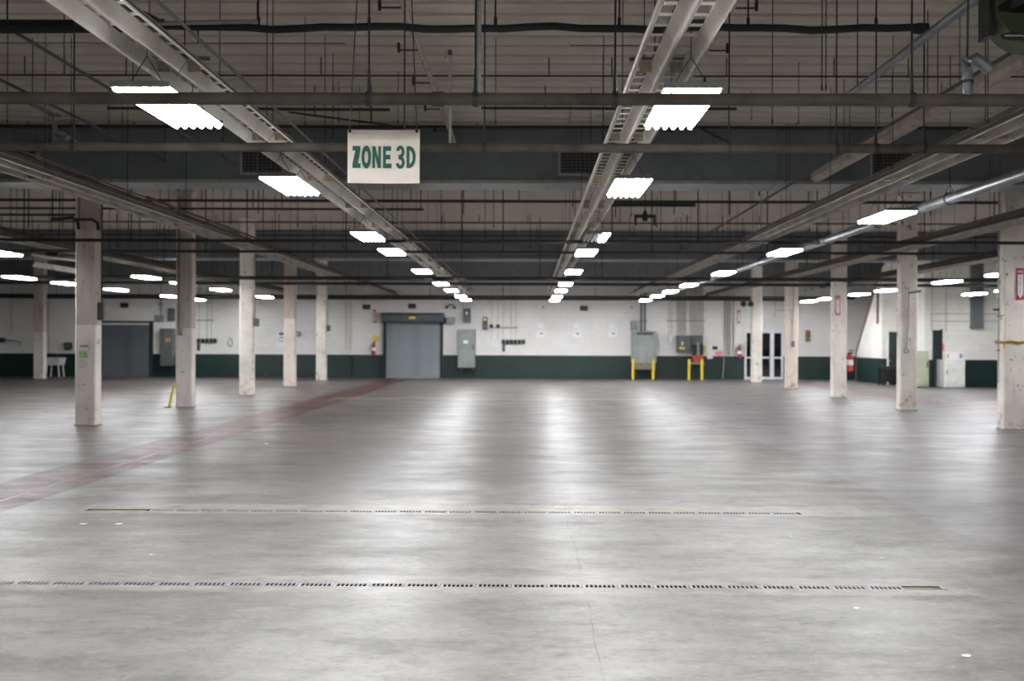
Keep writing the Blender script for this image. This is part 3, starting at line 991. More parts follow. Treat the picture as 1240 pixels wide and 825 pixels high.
# clutter between the ducts
MIDS = [(21.7, 244, -27, 20, .035, 'dark pipe across behind the first duct, upper of the group'),
        (23.1, 254, -27, at(513, 254, 23.1).x, .03, 'dark pipe stopping left of centre behind the first duct'),
        (28.9, 270, -27, 20, .025, 'thin dark pipe across, far behind the first duct'),
        (22.4, 262, -27, at(120, 262, 22.4).x, .03, 'dark pipe at far left behind the first duct'),
        (31.5, 286, -27, 20, .03, 'dark pipe just before the second duct'),
        (22.6, 248, at(730, 248, 22.6).x, at(842, 248, 22.6).x, .045, 'thick dark pipe stub right of the centre light row')]
rs = random.Random(3)
for y, py, x0, x1, r, lb in MIDS:
    z = at(640, py, y).z
    root = empty('ceiling_pipe', ((x0 + x1) / 2, y, z - r), lb, 'pipe', 'pipes behind the first duct')
    MB().tube([(x0, y, z), (x1, y, z)], r, 8).part('pipe', 'dark_steel', root, True)
    x = x0 + rs.uniform(.3, 1)
    while x < x1:
        if not any(abs(x - c.location.x) < .3 for c in LC + RC):
            MB().tube([(x, y, z - rs.choice((.0, .0, .3))), (x, y, CEIL - .03)], .012, 5).part('hanger_rod', 'rod', root)
        x += rs.uniform(.7, 2.0)
for i in range(46):
    y = rs.uniform(18.3, 32)
    x = rs.uniform(-.52, .5) * y
    if any(abs(x - c.location.x) < .5 for c in LC + RC):
        continue
    z = rs.uniform(3.9, 4.9)
    MB().tube([(x, y, z), (x, y, z + .08), (x, y, z + .081), (x, y, CEIL - .03)], [.016, .016, .008, .008], 5).part('threaded_rod', 'rod', ceil)
# longitudinal runs between ducts
run(-7.4, 2.75, 18.2, 32, .03, 'dark_steel', 'dark pipe running away above the left reflector strip', 2.7)
run(6.6, 2.85, 18.2, 32, .03, 'dark_steel', 'dark pipe running away above the silver duct pipe', 2.7)
run(-14.0, 2.6, 18.2, 41, .03, 'dark_steel', 'dark pipe running away over the outer left lights', 2.7)
# dangling arched pipe and unit heater shapes
p = at(90, 258, 19.0)
pipe_thing('bent_conduit', [at(62, 266, 18.9), at(88, 264, 18.9), at(94, 268, 18.9), at(95, 278, 18.9)], .035, 'dark_steel', 'bent black conduit over the nearest left column', rodx=[tuple(at(64, 266, 18.9))])
pipe_thing('bent_conduit', [at(92, 266, 18.8), at(112, 266, 18.8), at(118, 270, 18.8), at(119, 279, 18.8)], .03, 'dark_steel', 'bent black conduit right of the nearest left column top', rodx=[tuple(at(96, 266, 18.8))])
u = at(781, 268, 23.0)
uh = empty('valve_rig', (u.x, 23, u.z - .1), 'dark valve frame between the ducts right of centre', 'valve')
for s_ in (-1, 1):
    MB().box(u.x + s_ * .23 - .03, u.x + s_ * .23 + .03, 22.97, 23.03, u.z - .1, u.z + .15).part('leg', 'dark_green', uh)
MB().box(u.x - .26, u.x + .26, 22.96, 23.04, u.z + .08, u.z + .16).part('bar', 'dark_green', uh)
MB().tube([(u.x, 23, u.z), (u.x, 23, u.z + .18), (u.x, 23, u.z + .28)], [.07, .06, .02], 8).part('body', 'black', uh)
MB().tube([(u.x, 23, u.z + .28), (u.x, 23, CEIL - .03)], .01, 5).part('hanger_rod', 'rod', uh)
# unlit fixture hanging tilted at far left
p = at(67, 325, 24.5)
uf = empty('unlit_fixture', tuple(p), 'unlit white reflector fixture under a dark motor, far left', 'light')
MB().prism_y([(p.x - .3, p.z), (p.x + .3, p.z - .1), (p.x + .26, p.z + .04), (p.x - .2, p.z + .12)], p.y - .6, p.y + .6).part('reflector', 'enamel', uf)
MB().prism_y([(p.x - .36, p.z + .28), (p.x + .44, p.z + .2), (p.x + .44, p.z + .23), (p.x - .36, p.z + .34)], p.y - .5, p.y + .5).part('shelf', 'enamel', uf)
MB().bbox(p.x - .16, p.x + .16, p.y - .2, p.y + .2, p.z + .32, p.z + .55, .02).part('motor', 'black', uf)
for s_ in (-1, 1):
    MB().tube([(p.x + s_ * .1, p.y, p.z + .5), (p.x + s_ * .1, p.y, CEIL - .03)], .01, 5).part('hanger_rod', 'rod', uf)

# ------------------------------------------------------------------ green fan at the upper right
FY = 6.9
c = at(1249, 10, FY)
rad = .31
fan = empty('wall_fan', (c.x, FY, c.z - rad), 'green round shop fan hung in the upper right corner', 'fan')
MB().ring((c.x, FY, c.z), 'y', rad, rad - .012, .11, 40).part('shroud', 'fan_green', fan, True)
face = []
for rr, yy in ((rad - .012, -.11), (rad - .05, -.115), (rad * .62, -.10)):
    pass
band = MB()
ringo, ringi = [], []
for i in range(25):
    a = R(195 + 150 * i / 24)
    ringo.append((c.x + (rad - .005) * math.cos(a), c.z + (rad - .005) * math.sin(a)))
    ringi.append((c.x + rad * .98 * math.cos(a), max(c.z + rad * .98 * math.sin(a), c.z - .095 + .03 * abs(math.cos(a)))))
band.prism_y(ringo + ringi[::-1], FY - .125, FY - .105)
band.part('front_guard', 'fan_green', fan)
for k in range(5):
    a = R(20 + 72 * k)
    b = MB()
    rings = []
    for rr, tw, wd in ((.05, .8, .05), (.15, .6, .09), (.27, .35, .11)):
        u_ = Vector((math.cos(a), 0, math.sin(a)))
        v_ = Vector((-math.sin(a), 0, math.cos(a)))
        ce = Vector((c.x, FY, c.z)) + u_ * rr
        d = v_ * math.cos(tw) * wd + Vector((0, 1, 0)) * math.sin(tw) * wd
        nrm = Vector((0, .004, 0))
        rings.append([ce - d - nrm, ce + d - nrm, ce + d + nrm, ce - d + nrm])
    b.loft(rings).part('blade', 'black', fan)
MB().tube([(c.x, FY - .06, c.z), (c.x, FY + .12, c.z)], .06, 14).part('motor', 'black', fan, True)
for k in range(4):
    a = R(45 + 90 * k)
    MB().tube([(c.x, FY + .1, c.z), (c.x + (rad - .01) * math.cos(a), FY + .1, c.z + (rad - .01) * math.sin(a))], .012, 6).part('strut', 'black', fan)
MB().box(c.x - rad - .03, c.x - rad + .012, FY - .06, FY + .1, c.z - .22, c.z + .9).part('mount_arm', 'black', fan)
MB().tube([(c.x - rad, FY, c.z + .8), (c.x - rad, FY, CEIL - .03)], .02, 6).part('hanger_rod', 'rod', fan)
q = at(1228, 44, FY - .13)
bd = MB()
bd.prism_y([(q.x + .095 * math.cos(t), q.z + .032 * math.sin(t)) for t in (2 * math.pi * i / 20 for i in range(20))], FY - .131, FY - .126)
bo = bd.part('badge', 'black', fan)
MB().tube([(q.x - .07 + .007 * i, FY - .133, q.z + .004 + .006 * math.sin(i * 1.9)) for i in range(21)], .0025, 4).part('script_mark', 'paper', bo)

# ------------------------------------------------------------------ zone sign
SY = 7.0
a, b = at(421, 157, SY), at(508, 222, SY)
sx0, sx1, sz1, sz0 = a.x, b.x, a.z, b.z
sgn = empty('zone_sign', ((sx0 + sx1) / 2, SY, sz0), 'white hanging board lettered ZONE 3D in green', 'sign')
rows_ = []
for i in range(9):
    t = i / 8
    x = sx0 + (sx1 - sx0) * t
    bow = .012 * (1 - (2 * t - 1) ** 2)
    rows_.append([(x, SY + bow, sz0), (x, SY + bow + .006, sz0), (x, SY + bow + .006, sz1), (x, SY + bow, sz1)])
MB().loft(rows_).part('board', 'sign_white', sgn)
SW, SH = sx1 - sx0, sz1 - sz0


def sgx(u):        # u in 0..1 across the board
    return sx0 + SW * u


def sgz(v):
    return sz1 - SH * v


def letter(polys, nm='letter'):
    m = MB()
    for poly in polys:
        m.loft([[(sgx(u), SY + .012 * (1 - (2 * u - 1) ** 2) - .0035, sgz(v)) for u, v in poly],
                [(sgx(u), SY + .012 * (1 - (2 * u - 1) ** 2) - .0005, sgz(v)) for u, v in poly]])
    return m.part(nm, 'sign_green', sgn)


T, B_ = .305, .715
letter([[(.07, T), (.175, T), (.175, T + .085), (.145, B_ - .085), (.178, B_ - .085), (.178, B_), (.068, B_), (.068, B_ - .08), (.108, T + .085), (.07, T + .085)]])   # Z


def ellipse_ring(cu, cv, ru, rv, iu, iv, a0, a1, n=22):
    out = []
    for i in range(n):
        t0 = a0 + (a1 - a0) * i / n
        t1 = a0 + (a1 - a0) * (i + 1) / n
        out.append([(cu + ru * math.cos(t0), cv + rv * math.sin(t0)), (cu + ru * math.cos(t1), cv + rv * math.sin(t1)),
                    (cu + iu * math.cos(t1), cv + iv * math.sin(t1)), (cu + iu * math.cos(t0), cv + iv * math.sin(t0))])
    return out


mid = (T + B_) / 2
letter(ellipse_ring(.258, mid, .067, (B_ - T) / 2 + .012, .026, .115, 0, 2 * math.pi))                                     # O
letter([[(.342, T), (.378, T), (.378, B_), (.342, B_)], [(.424, T), (.46, T), (.46, B_), (.424, B_)], [(.342, T), (.382, T), (.46, B_), (.42, B_)]])   # N
letter([[(.49, T), (.53, T), (.53, B_), (.49, B_)], [(.53, T), (.602, T), (.602, T + .085), (.53, T + .085)],
        [(.53, mid - .045), (.592, mid - .045), (.592, mid + .04), (.53, mid + .04)], [(.53, B_ - .085), (.606, B_ - .085), (.606, B_), (.53, B_)]])       # E
h4 = (B_ - T) / 4
letter(ellipse_ring(.73, T + h4 + .003, .058, h4 + .016, .02, .05, -math.pi * .93, math.pi * .5) +
       ellipse_ring(.73, B_ - h4 - .003, .062, h4 + .016, .022, .05, -math.pi * .5, math.pi * .95) +
       [[(.705, mid - .04), (.735, mid - .04), (.735, mid + .04), (.705, mid + .04)]])                                       # 3
letter([[(.818, T), (.858, T), (.858, B_), (.818, B_)]] + ellipse_ring(.858, mid, .088, (B_ - T) / 2, .045, (B_ - T) / 2 - .08, -math.pi / 2, math.pi / 2))   # D
for u, topx in ((.03, 432), (.96, 499)):
    x = sgx(u)
    tp = at(topx, 38, SY)
    MB().ring((x, SY - .004, sz1 - .012), 'y', .012, .004, .003, 10).part('eyelet', 'rust', sgn)
    MB().tube([(x, SY - .006, sz1 - .014), (x, SY, sz1 + .01), (tp.x + (0.02 if u < .5 else -.02), SY, hz)], .0045, 5).part('wire', 'rod', sgn)
    MB().tube([(tp.x + (0.02 if u < .5 else -.02), SY, hz), (tp.x, SY, CEIL - .03)], .0045, 5).part('wire', 'rod', sgn)

# ------------------------------------------------------------------ floor drains
def plate_mesh(L, n):
    m = MB()
    w = .048
    e = .012
    m.box(-L / 2, L / 2, -w, -w + e, -.006, .001)
    m.box(-L / 2, L / 2, w - e, w, -.006, .001)
    hole = .022
    pitch = L / (n + 1.0)
    xs = [(-n / 2 + .5 + i) * pitch for i in range(n)]
    m.box(-L / 2, xs[0] - hole / 2, -w + e, w - e, -.006, .001)
    m.box(xs[-1] + hole / 2, L / 2, -w + e, w - e, -.006, .001)
    for i in range(n - 1):
        m.box(xs[i] + hole / 2, xs[i + 1] - hole / 2, -w + e, w - e, -.006, .001)
    return m.mesh('cover_plate', 'plate')


PLATE = .258
plate = plate_mesh(PLATE - .004, 7)
for (yd, hw, x0, x1), xe, lb in ((DR[0], 2.72, 'nearest slotted steel floor drain across the picture'), (DR[1], 2.78, 'second slotted floor drain across the floor, further back')):
    root = empty('floor_drain', ((x0 + x1) / 2, yd, -.12), lb, 'drain', 'slotted floor drains')
    MB().box(x0, x1, yd - hw, yd + hw, -.13, -.12).box(x0, x1, yd - hw - .01, yd - hw, -.12, -.001).box(x0, x1, yd + hw, yd + hw + .01, -.12, -.001).box(x0 - .01, x0, yd - hw, yd + hw, -.12, -.001).box(x1, x1 + .01, yd - hw, yd + hw, -.12, -.001).part('trench', 'void', root)
    x = xe - PLATE / 2
    while x > x0 + PLATE / 2 + (.55 if yd > 8 else 0):
        o = piece(plate, 'cover_plate', root, (x, yd, rs.uniform(-.002, .0015)))
        o.rotation_euler.z = rs.uniform(-.004, .004)
        x -= PLATE
    MB().box(xe + .005, x1 - .03, yd - .004, yd + .006, -.05, -.01).part('edge_bar', 'rust', root)
    for f0, f1 in ((xe + .005, x1 - .01),) + (((x0 + .01, x0 + .6),) if yd > 8 else ()):
        MB().box(f0, f1, yd - .048, yd - .01, -.03, -.006).box(f0, f1, yd + .012, yd + .048, -.03, -.008).part('silt_fill', 'deck', root)
    if yd < 8:
        MB().prism_y([(x1 - .03, 0), (x1 + .015, 0), (x1 - .02, .006)], yd - .045, yd + .045).part('lifted_end', 'plate', root)

# scraps of paper
for px, py, s_, lb in ((1069, 677, .035, 'small white paper scrap on the floor right of centre'), (1170, 795, .04, 'white paper scrap on the floor at lower right'),
                       (1037, 737, .028, 'pale paper scrap just below the nearest drain'), (101, 635, .05, 'pale flattened scrap at left between the drains'),
                       (144, 635, .05, 'second pale flattened scrap at left between the drains'), (958, 650, .02, 'tiny crumpled paper scrap behind the nearest drain'),
                       (183, 672, .02, 'tiny curled scrap left behind the nearest drain'), (323, 538, .06, 'white flake on the floor beside the red aisle band')):
    p = fl(px, py)
    m = MB()
    a = rs.uniform(0, .6)
    s_ *= .7
    pts = [(-1, -.5), (.2, -.7), (1, -.3), (.8, .5), (-.2, .8), (-.9, .4)]
    ring0 = [(p.x + s_ * (u * math.cos(a) - v * math.sin(a)), p.y + s_ * (u * math.sin(a) + v * math.cos(a)), .0015 + .12 * s_ * (u * u)) for u, v in pts]
    m.loft([ring0, [(x, y, z + .0012) for x, y, z in ring0]])
    m.thing('paper_scrap', 'paper', lb, 'scrap')

# ------------------------------------------------------------------ back wall
def wp(px, py, off=0.0):
    p = at(px, py, W - off)
    return p


def wbox(name, px0, px1, py0, py1, depth, mat, label, cat, parts=(), group=None, c=.012):
    """wall-mounted box from photo corners; parts: (name, px0, px1, py0, py1, extra depth, material)"""
    a, b = wp(px0, py1), wp(px1, py0)
    root = empty(name, ((a.x + b.x) / 2, W - depth / 2, a.z), label, cat, group)
    m = MB()
    m.bbox(a.x, b.x, W - depth, W - .001, a.z, b.z, min(c, depth * .4))
    m.part('box', mat, root)
    for nm, qx0, qx1, qy0, qy1, e, mm in parts:
        a2, b2 = wp(qx0, qy1), wp(qx1, qy0)
        MB().box(a2.x, b2.x, W - depth - e, W - depth + .002, a2.z, b2.z).part(nm, mm, root)
    return root


def wconduits(label, pxs, py0, py1, r=.02, mat='wall_pipe', strut=None, cat='conduit'):
    """group of conduits running down the back wall, held by straps"""
    a = wp(pxs[0], py1, .05)
    root = empty('wall_conduit', tuple(a), label, cat)
    for q in pxs:
        t, b = wp(q, py0, .05), wp(q, py1, .05)
        MB().tube([(b.x, W - .05, b.z), (b.x, W - .05, t.z)], r, 6).part('pipe', mat, root, True)
    if strut:
        z = wp(pxs[0], strut, .05).z
        xa, xb = wp(min(pxs) - 3, strut).x, wp(max(pxs) + 3, strut).x
        MB().box(xa, xb, W - .04, W - .005, z - .025, z + .025).part('strut', 'conduit', root)
    return root


def shutter(n, px0, px1, py0, py1, mat, label, hood=None):
    a, b = wp(px0, py1), wp(px1, py0)
    z0, z1 = 0.0, b.z
    root = empty(f'door_{n}', ((a.x + b.x) / 2, W - .06, 0), label, 'door', kind='structure')
    z = z0 + .09
    pr = []
    slat = MB().prism_x([(-.012, 0), (-.028, .03), (-.028, .075), (-.012, .105), (0, .105), (0, 0)], a.x + .06, b.x - .06).mesh('slat', mat, root.location)
    while z + .105 < z1:
        o = bpy.data.objects.new('slat', slat)
        col.objects.link(o)
        o.parent = root
        o.location = (0, W - .05, z)
        z += .107
    MB().box(a.x + .06, b.x - .06, W - .085, W - .045, 0.004, .09).part('bottom_bar', mat, root)
    for x0, x1 in ((a.x - .07, a.x + .07), (b.x - .07, b.x + .07)):
        MB().box(x0, x1, W - .13, W - .002, 0, z1 + .02).part('guide', 'dark_green', root)
    if hood:
        h0, h1 = wp(px0, hood[1]).z, wp(px0, hood[0]).z
        MB().prism_x([(W - .005, h0), (W - .42, h0), (W - .47, h0 + .08), (W - .47, h1 - .1), (W - .36, h1), (W - .005, h1)], a.x - .12, b.x + .12).part('hood', 'hood', root)
        MB().box((a.x + b.x) / 2 - .15, (a.x + b.x) / 2 + .15, W - .476, W - .468, (h0 + h1) / 2 - .06, (h0 + h1) / 2 + .05).part('label_plate', 'label_yellow', root)
        MB().tube([(b.x + .12, W - .25, h0 + .12), (b.x + .24, W - .25, h0 + .12)], .13, 10).part('operator', 'black', root)
    else:
        MB().box(a.x - .07, b.x + .07, W - .14, W - .002, z1, z1 + .08).part('header', 'dark_steel', root)
    return root


shutter(1, 466, 535, 391, 457, 'door_grey', 'grey roller shutter with a dark hood and yellow plate', hood=(379, 391))
shutter(2, 119, 184, 391, 456, 'door_dark', 'dark grey roller shutter between the two nearest left columns')


# small dark red signs above doors
for px, py, lb in ((151, 370, 'small dark red sign above the left roller shutter'), (444, 372, 'small dark red sign left of the hooded shutter'),
                   (499, 371, 'small dark red sign above the hooded shutter'), (707, 373.5, 'small dark red sign high on the wall at centre')):
    wbox('wall_sign', px - 4.8, px + 4.8, py - 3, py + 3, .08, 'dark_red', lb, 'sign', [('top_band', px - 4.6, px + 4.6, py - 2.8, py - .2, .004, 'black'), ('face', px - 3.8, px + 3.8, py - .0, py + 2.4, .004, 'dark_red')])
p = wp(453.5, 383)
fire_sign(p.x, W - .002, p.z, .62, 'red arrow sign on the wall left of the hooded shutter')
p = wp(894.5, 383.5)
fire_sign(p.x, W - .002, p.z, .62, 'red arrow sign on the wall left of the cream column')


def extinguisher(x, y, z, label, h=.55, group='fire extinguishers'):
    root = empty('fire_extinguisher', (x, y, z), label, 'fire extinguisher', group)
    r = h * .16
    MB().tube([(x, y, z), (x, y, z + .02), (x, y, z + h * .68), (x, y, z + h * .78), (x, y, z + h * .82)], [r * .8, r, r, r * .6, r * .3], 12).part('cylinder', 'red', root, True)
    MB().tube([(x, y, z + h * .3), (x, y, z + h * .55)], r * 1.02, 12).part('label_band', 'paper', root, True)
    MB().box(x - r * .5, x + r * .9, y - .02, y + .02, z + h * .82, z + h * .9).box(x - r * .2, x + r * 1.3, y - .015, y + .015, z + h * .95, z + h).part('valve_handle', 'black', root)
    MB().tube([(x - r * .4, y, z + h * .86), (x - r * 1.5, y - .01, z + h * .7), (x - r * 1.4, y - .02, z + h * .25)], .014, 6).part('hose', 'black', root, True)
    MB().box(x - r * .6, x + r * .6, y + r * .7, y + r + .05, z + h * .4, z + h * .6).part('bracket', 'dark_steel', root)
    return root


p = wp(453, 429.5)
extinguisher(p.x, W - .15, p.z, 'fire extinguisher on the wall left of the hooded shutter', .62)
p = wp(894.5, 433.5)
extinguisher(p.x, W - .15, p.z, 'fire extinguisher on the wall left of the glass doors', .62)
p = at(1026, 450, RC[2].location.y)
extinguisher(RC[2].location.x + .35, RC[2].location.y, at(1026, 450, 30).z, 'fire extinguisher on the side of the third right column', .68)

wbox('notice', 451, 459.5, 407, 413.5, .012, 'label_yellow', 'small yellow notice above the wall extinguisher', 'notice', [('print_block', 453.5, 457, 409, 411.5, .003, 'yellow')])
wbox('notice', 443.5, 447, 409, 411.5, .01, 'paper', 'tiny pale label left of the yellow notice', 'notice', [('print_block', 444, 446.5, 409.5, 410.5, .003, 'paper_line')])

# centre cabinet and its boxes
r_ = wbox('electric_cabinet', 555, 576, 399, 445, .45, 'cabinet', 'tall grey electrical cabinet right of the hooded shutter', 'cabinet',
          [('door', 556, 575, 400.5, 443.5, .012, 'cabinet'), ('label_plate', 562, 567.5, 412.5, 416, .016, 'paper'), ('handle', 573, 574.2, 418, 424, .03, 'dark_steel')])
for q in (558, 573):
    a = wp(q, 446)
    MB().box(a.x - .05, a.x + .05, W - .4, W - .05, a.z - .12, wp(q, 445).z).part('foot', 'dark_steel', r_)
wbox('disconnect_box', 561, 570, 374, 391, .25, 'cabinet_dark', 'dark switch box above the tall grey cabinet', 'switch box', [('cover', 562, 569, 376, 388, .012, 'cabinet_dark'), ('dial', 564.5, 566.5, 378, 381, .02, 'paper')])
wbox('junction_box', 541, 550.5, 384, 393, .2, 'cabinet', 'grey junction box right beside the shutter hood', 'junction box', [('cover', 542, 549.5, 385, 392, .01, 'cabinet')])
p = wp(546, 370)
el = empty('emergency_light', (p.x, W - .1, p.z - .15), 'twin-headed emergency light right of the shutter hood', 'light')
MB().bbox(p.x - .14, p.x + .14, W - .1, W - .002, p.z - .02, p.z + .06, .01).part('body', 'cabinet', el)
for s_ in (-1, 1):
    MB().tube([(p.x + s_ * .17, W - .08, p.z - .06), (p.x + s_ * .18, W - .18, p.z - .1)], [.05, .08], 10).part('lamp_head', 'cabinet_dark', el, True)
r_ = wbox('alarm_box', 584.5, 590.5, 384, 399.5, .15, 'brown', 'brown box on the wall right of the tall grey cabinet', 'alarm box', [('lens', 586, 589, 385.5, 388.5, .02, 'paper'), ('panel', 585.5, 589.5, 391, 398, .008, 'brown')])
for px, lb in ((595, 'dark outlet box next to the brown wall box'), (603, 'dark outlet box second right of the brown wall box')):
    wbox('outlet_box', px - 2.2, px + 2.2, 393, 397.5, .1, 'cabinet_dark', lb, 'outlet', [('cover', px - 1.6, px + 1.6, 393.6, 397, .006, 'black')])
for k, px in enumerate((609.5, 614.5, 619.3, 624, 629, 634)):
    wbox('outlet_box', px - 2, px + 2, 411.5, 417, .1, 'cabinet_dark', f'dark outlet box, {["first", "second", "third", "fourth", "fifth", "last"][k]} from left in the row right of the tall cabinet', 'outlet',
         [('cover', px - 1.4, px + 1.4, 412.2, 416.3, .006, 'black')], 'outlet row right of the cabinet')
wbox('plug', 608.3, 611.5, 417.3, 426, .08, 'cabinet_dark', 'dark plug hanging under the outlet row', 'plug', [('cord_grip', 609.2, 610.6, 421, 425.5, .02, 'black')])
wconduits('thin conduits down to the outlet row at centre', [595, 603, 609.5, 619, 624.5], 348, 411, .012, strut=397)
wconduits('thin conduits above the tall grey cabinet', [561, 565, 569.5], 346, 374, .014)
wconduits('short conduit between junction box and dark switch box', [551], 386, 389, .02)
# three pairs of papers
for k, px in enumerate((654.5, 698.2, 741.7)):
    wnm = ['left', 'middle', 'right'][k]
    wbox('wall_paper_sheet', px - 3.2, px + 3.2, 391.6, 397, .008, 'paper', f'small upper white sheet of the {wnm} pair on the wall', 'paper', [('print_block', px - 2, px + 2, 393, 395, .002, 'paper')])
    wbox('wall_paper_sheet', px - 4.8, px + 5.4, 400.5, 408.3, .008, 'paper', f'larger lower white sheet of the {wnm} pair on the wall', 'paper', [('print_block', px - 1, px + 3, 403, 405, .002, 'paper_line')])
for px in (657.8, 765):
    wbox('wall_hook', px - .9, px + .9, 371, 373.5, .05, 'cabinet_dark', 'small dark fitting high on the wall ' + ('left of the red sign' if px < 700 else 'right of the red sign'), 'fitting', [('knob', px - .4, px + .4, 371.5, 373, .03, 'black')])

# big transformer cabinet with bollards
r_ = wbox('transformer_cabinet', 764, 792.5, 401.5, 439, .8, 'cabinet', 'wide grey transformer cabinet behind yellow posts', 'cabinet',
          [('front_panel', 766.5, 790, 407, 437.5, .015, 'cabinet'), ('louvre_panel', 768.5, 788, 402.5, 406, .01, 'cabinet_dark')])
a, b = wp(766, 447), wp(791, 439)
MB().box(a.x, b.x, W - .75, W - .05, a.z, b.z).part('skirt', 'bottom_tan', r_)
for q in (768, 789):
    a = wp(q, 447)
    MB().box(a.x - .06, a.x + .06, W - .5, W - .35, 0, a.z).part('leg', 'dark_green', r_)
for k in range(6):
    q = 770 + k * 3.2
    a, b = wp(q, 405.6), wp(q + 1.8, 402.9)
    MB().box(a.x, b.x, W - .822, W - .806, a.z, b.z).part('louvre', 'black', r_)
wconduits('pair of dark conduits rising from the transformer cabinet', [776.5, 780.8], 346, 402, .04, 'cabinet_dark', strut=389)
wbox('meter_box', 763.5, 771, 388.5, 400.5, .3, 'cabinet', 'pale grey box on the top left of the transformer cabinet', 'box', [('cover', 764.3, 770.2, 389.5, 399.5, .01, 'cabinet')])


def bollard(px, py, y, h, label):
    p = at(px, py, y)
    root = empty('bollard', (p.x, y, 0), label, 'bollard', 'yellow guard posts at the back wall')
    MB().tube([(p.x, y, 0.012), (p.x, y, h - .03), (p.x, y, h - .005), (p.x, y, h)], [.06, .06, .045, .015], 12).part('post', 'yellow', root, True)
    MB().tube([(p.x, y, 0), (p.x, y, .012)], .1, 12).part('base_plate', 'dark_steel', root)
    return root


for px, lb in ((766.5, 'yellow guard post at the left of the transformer cabinet'), (791, 'yellow guard post at the right of the transformer cabinet'),
               (834.5, 'yellow guard post at the left of the red charger'), (850, 'yellow guard post at the right of the red charger')):
    bollard(px, 458.5, 42.9, .96, lb)

# breaker panels and charger
wbox('breaker_panel', 818.5, 835, 406.5, 426.5, .35, 'cabinet_dark', 'dark grey breaker panel with yellow label', 'panel', [('door', 819.5, 834, 408, 425.5, .012, 'cabinet_dark'), ('label_plate', 821, 828, 420.5, 423, .016, 'label_yellow'), ('handle', 824, 825.3, 414, 418.5, .05, 'paper')])
wbox('breaker_panel', 835.4, 850, 406.5, 419, .3, 'cabinet_dark', 'dark grey wall panel above the red charger', 'panel', [('door', 836.3, 849, 408, 418, .012, 'cabinet_dark')])
a, b = wp(835.5, 441), wp(850, 416)
ch = empty('battery_charger', ((a.x + b.x) / 2, W - .4, a.z), 'red and black battery charger on a shelf between yellow posts', 'charger')
MB().box(a.x, b.x, W - .7, W - .1, a.z, a.z + .08).part('shelf', 'cabinet', ch)
zz = wp(840, 430).z
MB().bbox(a.x + .05, b.x - .03, W - .62, W - .2, a.z + .08, zz, .03).part('base_unit', 'orange_red', ch)
for u0, u1 in ((.06, .2), (.38, .52)):
    MB().bbox(a.x + u0, a.x + u1, W - .6, W - .25, zz, b.z - .05, .03).part('battery', 'black', ch)
MB().bbox(a.x + .22, a.x + .36, W - .55, W - .3, zz, b.z + .05, .03).part('mast', 'cabinet', ch)
MB().box(a.x + .22, a.x + .34, W - .64, W - .62, a.z + .1, zz - .03).part('front_strip', 'orange_red', ch)
for u in (.05, b.x - a.x - .11):
    MB().box(a.x + u, a.x + u + .06, W - .5, W - .44, 0, a.z).part('leg', 'dark_green', ch)
wconduits('bundle of painted conduits above the dark breaker panels', [820, 822.5, 825, 827.5, 830], 346, 407, .024, strut=388.5)
wconduits('bundle of conduits above the red charger', [836, 839, 842, 845, 848, 851], 346, 407, .022, strut=388.5)
wconduits('pair of thin conduits right of the transformer cabinet', [810, 813], 346, 405, .016, strut=388.5)
wconduits('white conduit down to the small switch', [828.5], 380, 400, .016)
wbox('wall_switch', 809, 815, 406, 416.5, .1, 'white_cab', 'white wall switch between transformer cabinet and breaker panel', 'switch', [('cover', 810, 814, 407, 415.5, .006, 'paper')])
wbox('tag', 851, 855.5, 418.5, 427.5, .01, 'lime', 'lime green tag right of the red charger', 'tag', [('print_block', 852, 854.5, 421, 424, .002, 'lime')])
wbox('notice', 856, 863, 418, 434.5, .012, 'paper', 'tall white notice hanging right of the lime tag', 'notice', [('print_block', 857, 862, 421, 430, .002, 'paper')])
wbox('notice', 862.5, 869, 419.5, 423.5, .02, 'black', 'small black sign above the pink card', 'sign', [('face', 863.2, 868.3, 420.1, 422.9, .003, 'dark_green')])
a = wp(870.5, 428)
pk = MB().prism_y([(a.x + .19 * math.cos(t), a.z + .12 * math.sin(t)) for t in (2 * math.pi * i / 18 for i in range(18))], W - .012, W - .001)
pk.thing('card', 'pink', 'pink oval card on the wall left of the glass doors', 'card')
a, b = wp(874.5, 457), wp(876.5, 433)
MB().tube([(a.x, W - .12, .01), (b.x, W - .06, b.z)], .02, 6).thing('leaning_rod', 'wall_pipe', 'thin white rod leaning on the green wall band', 'rod')
wconduits('tall painted pipes left of the glass doors', [877.5, 881, 884], 346, 430, .035, 'wall_pipe')
wconduits('grey conduit left of the cream column', [888], 346, 430, .02, 'conduit')

# glass doors
a, b = wp(901, 458), wp(948, 401)
gd = empty('door_3', ((a.x + b.x) / 2, W - .05, 0), 'white framed glass double doors behind the cream column', 'door', kind='structure')
wd = b.x - a.x
fw = .09
xs = [0, .62, 1.28, wd]
for i in range(3):
    x0, x1 = a.x + xs[i], a.x + xs[i + 1]
    for q0, q1, z0, z1 in ((x0, x0 + fw, 0, b.z), (x1 - fw, x1, 0, b.z), (x0 + fw, x1 - fw, b.z - .1, b.z), (x0 + fw, x1 - fw, 0.01, .12), (x0 + fw, x1 - fw, .98, 1.06)):
        MB().box(q0, q1, W - .09, W - .002, z0, z1).part('frame', 'white_metal', gd)
    MB().box(x0 + fw, x1 - fw, W - .05, W - .03, .12, .98).part('pane', 'glass', gd)
    MB().box(x0 + fw, x1 - fw, W - .05, W - .03, 1.06, b.z - .1).part('pane', 'glass', gd)
MB().box(a.x + 1.14, a.x + 1.17, W - .13, W - .09, .8, 1.15).part('handle', 'silver', gd)
wconduits('thin drop cable above the glass doors', [938.5], 346, 384, .01, 'conduit')

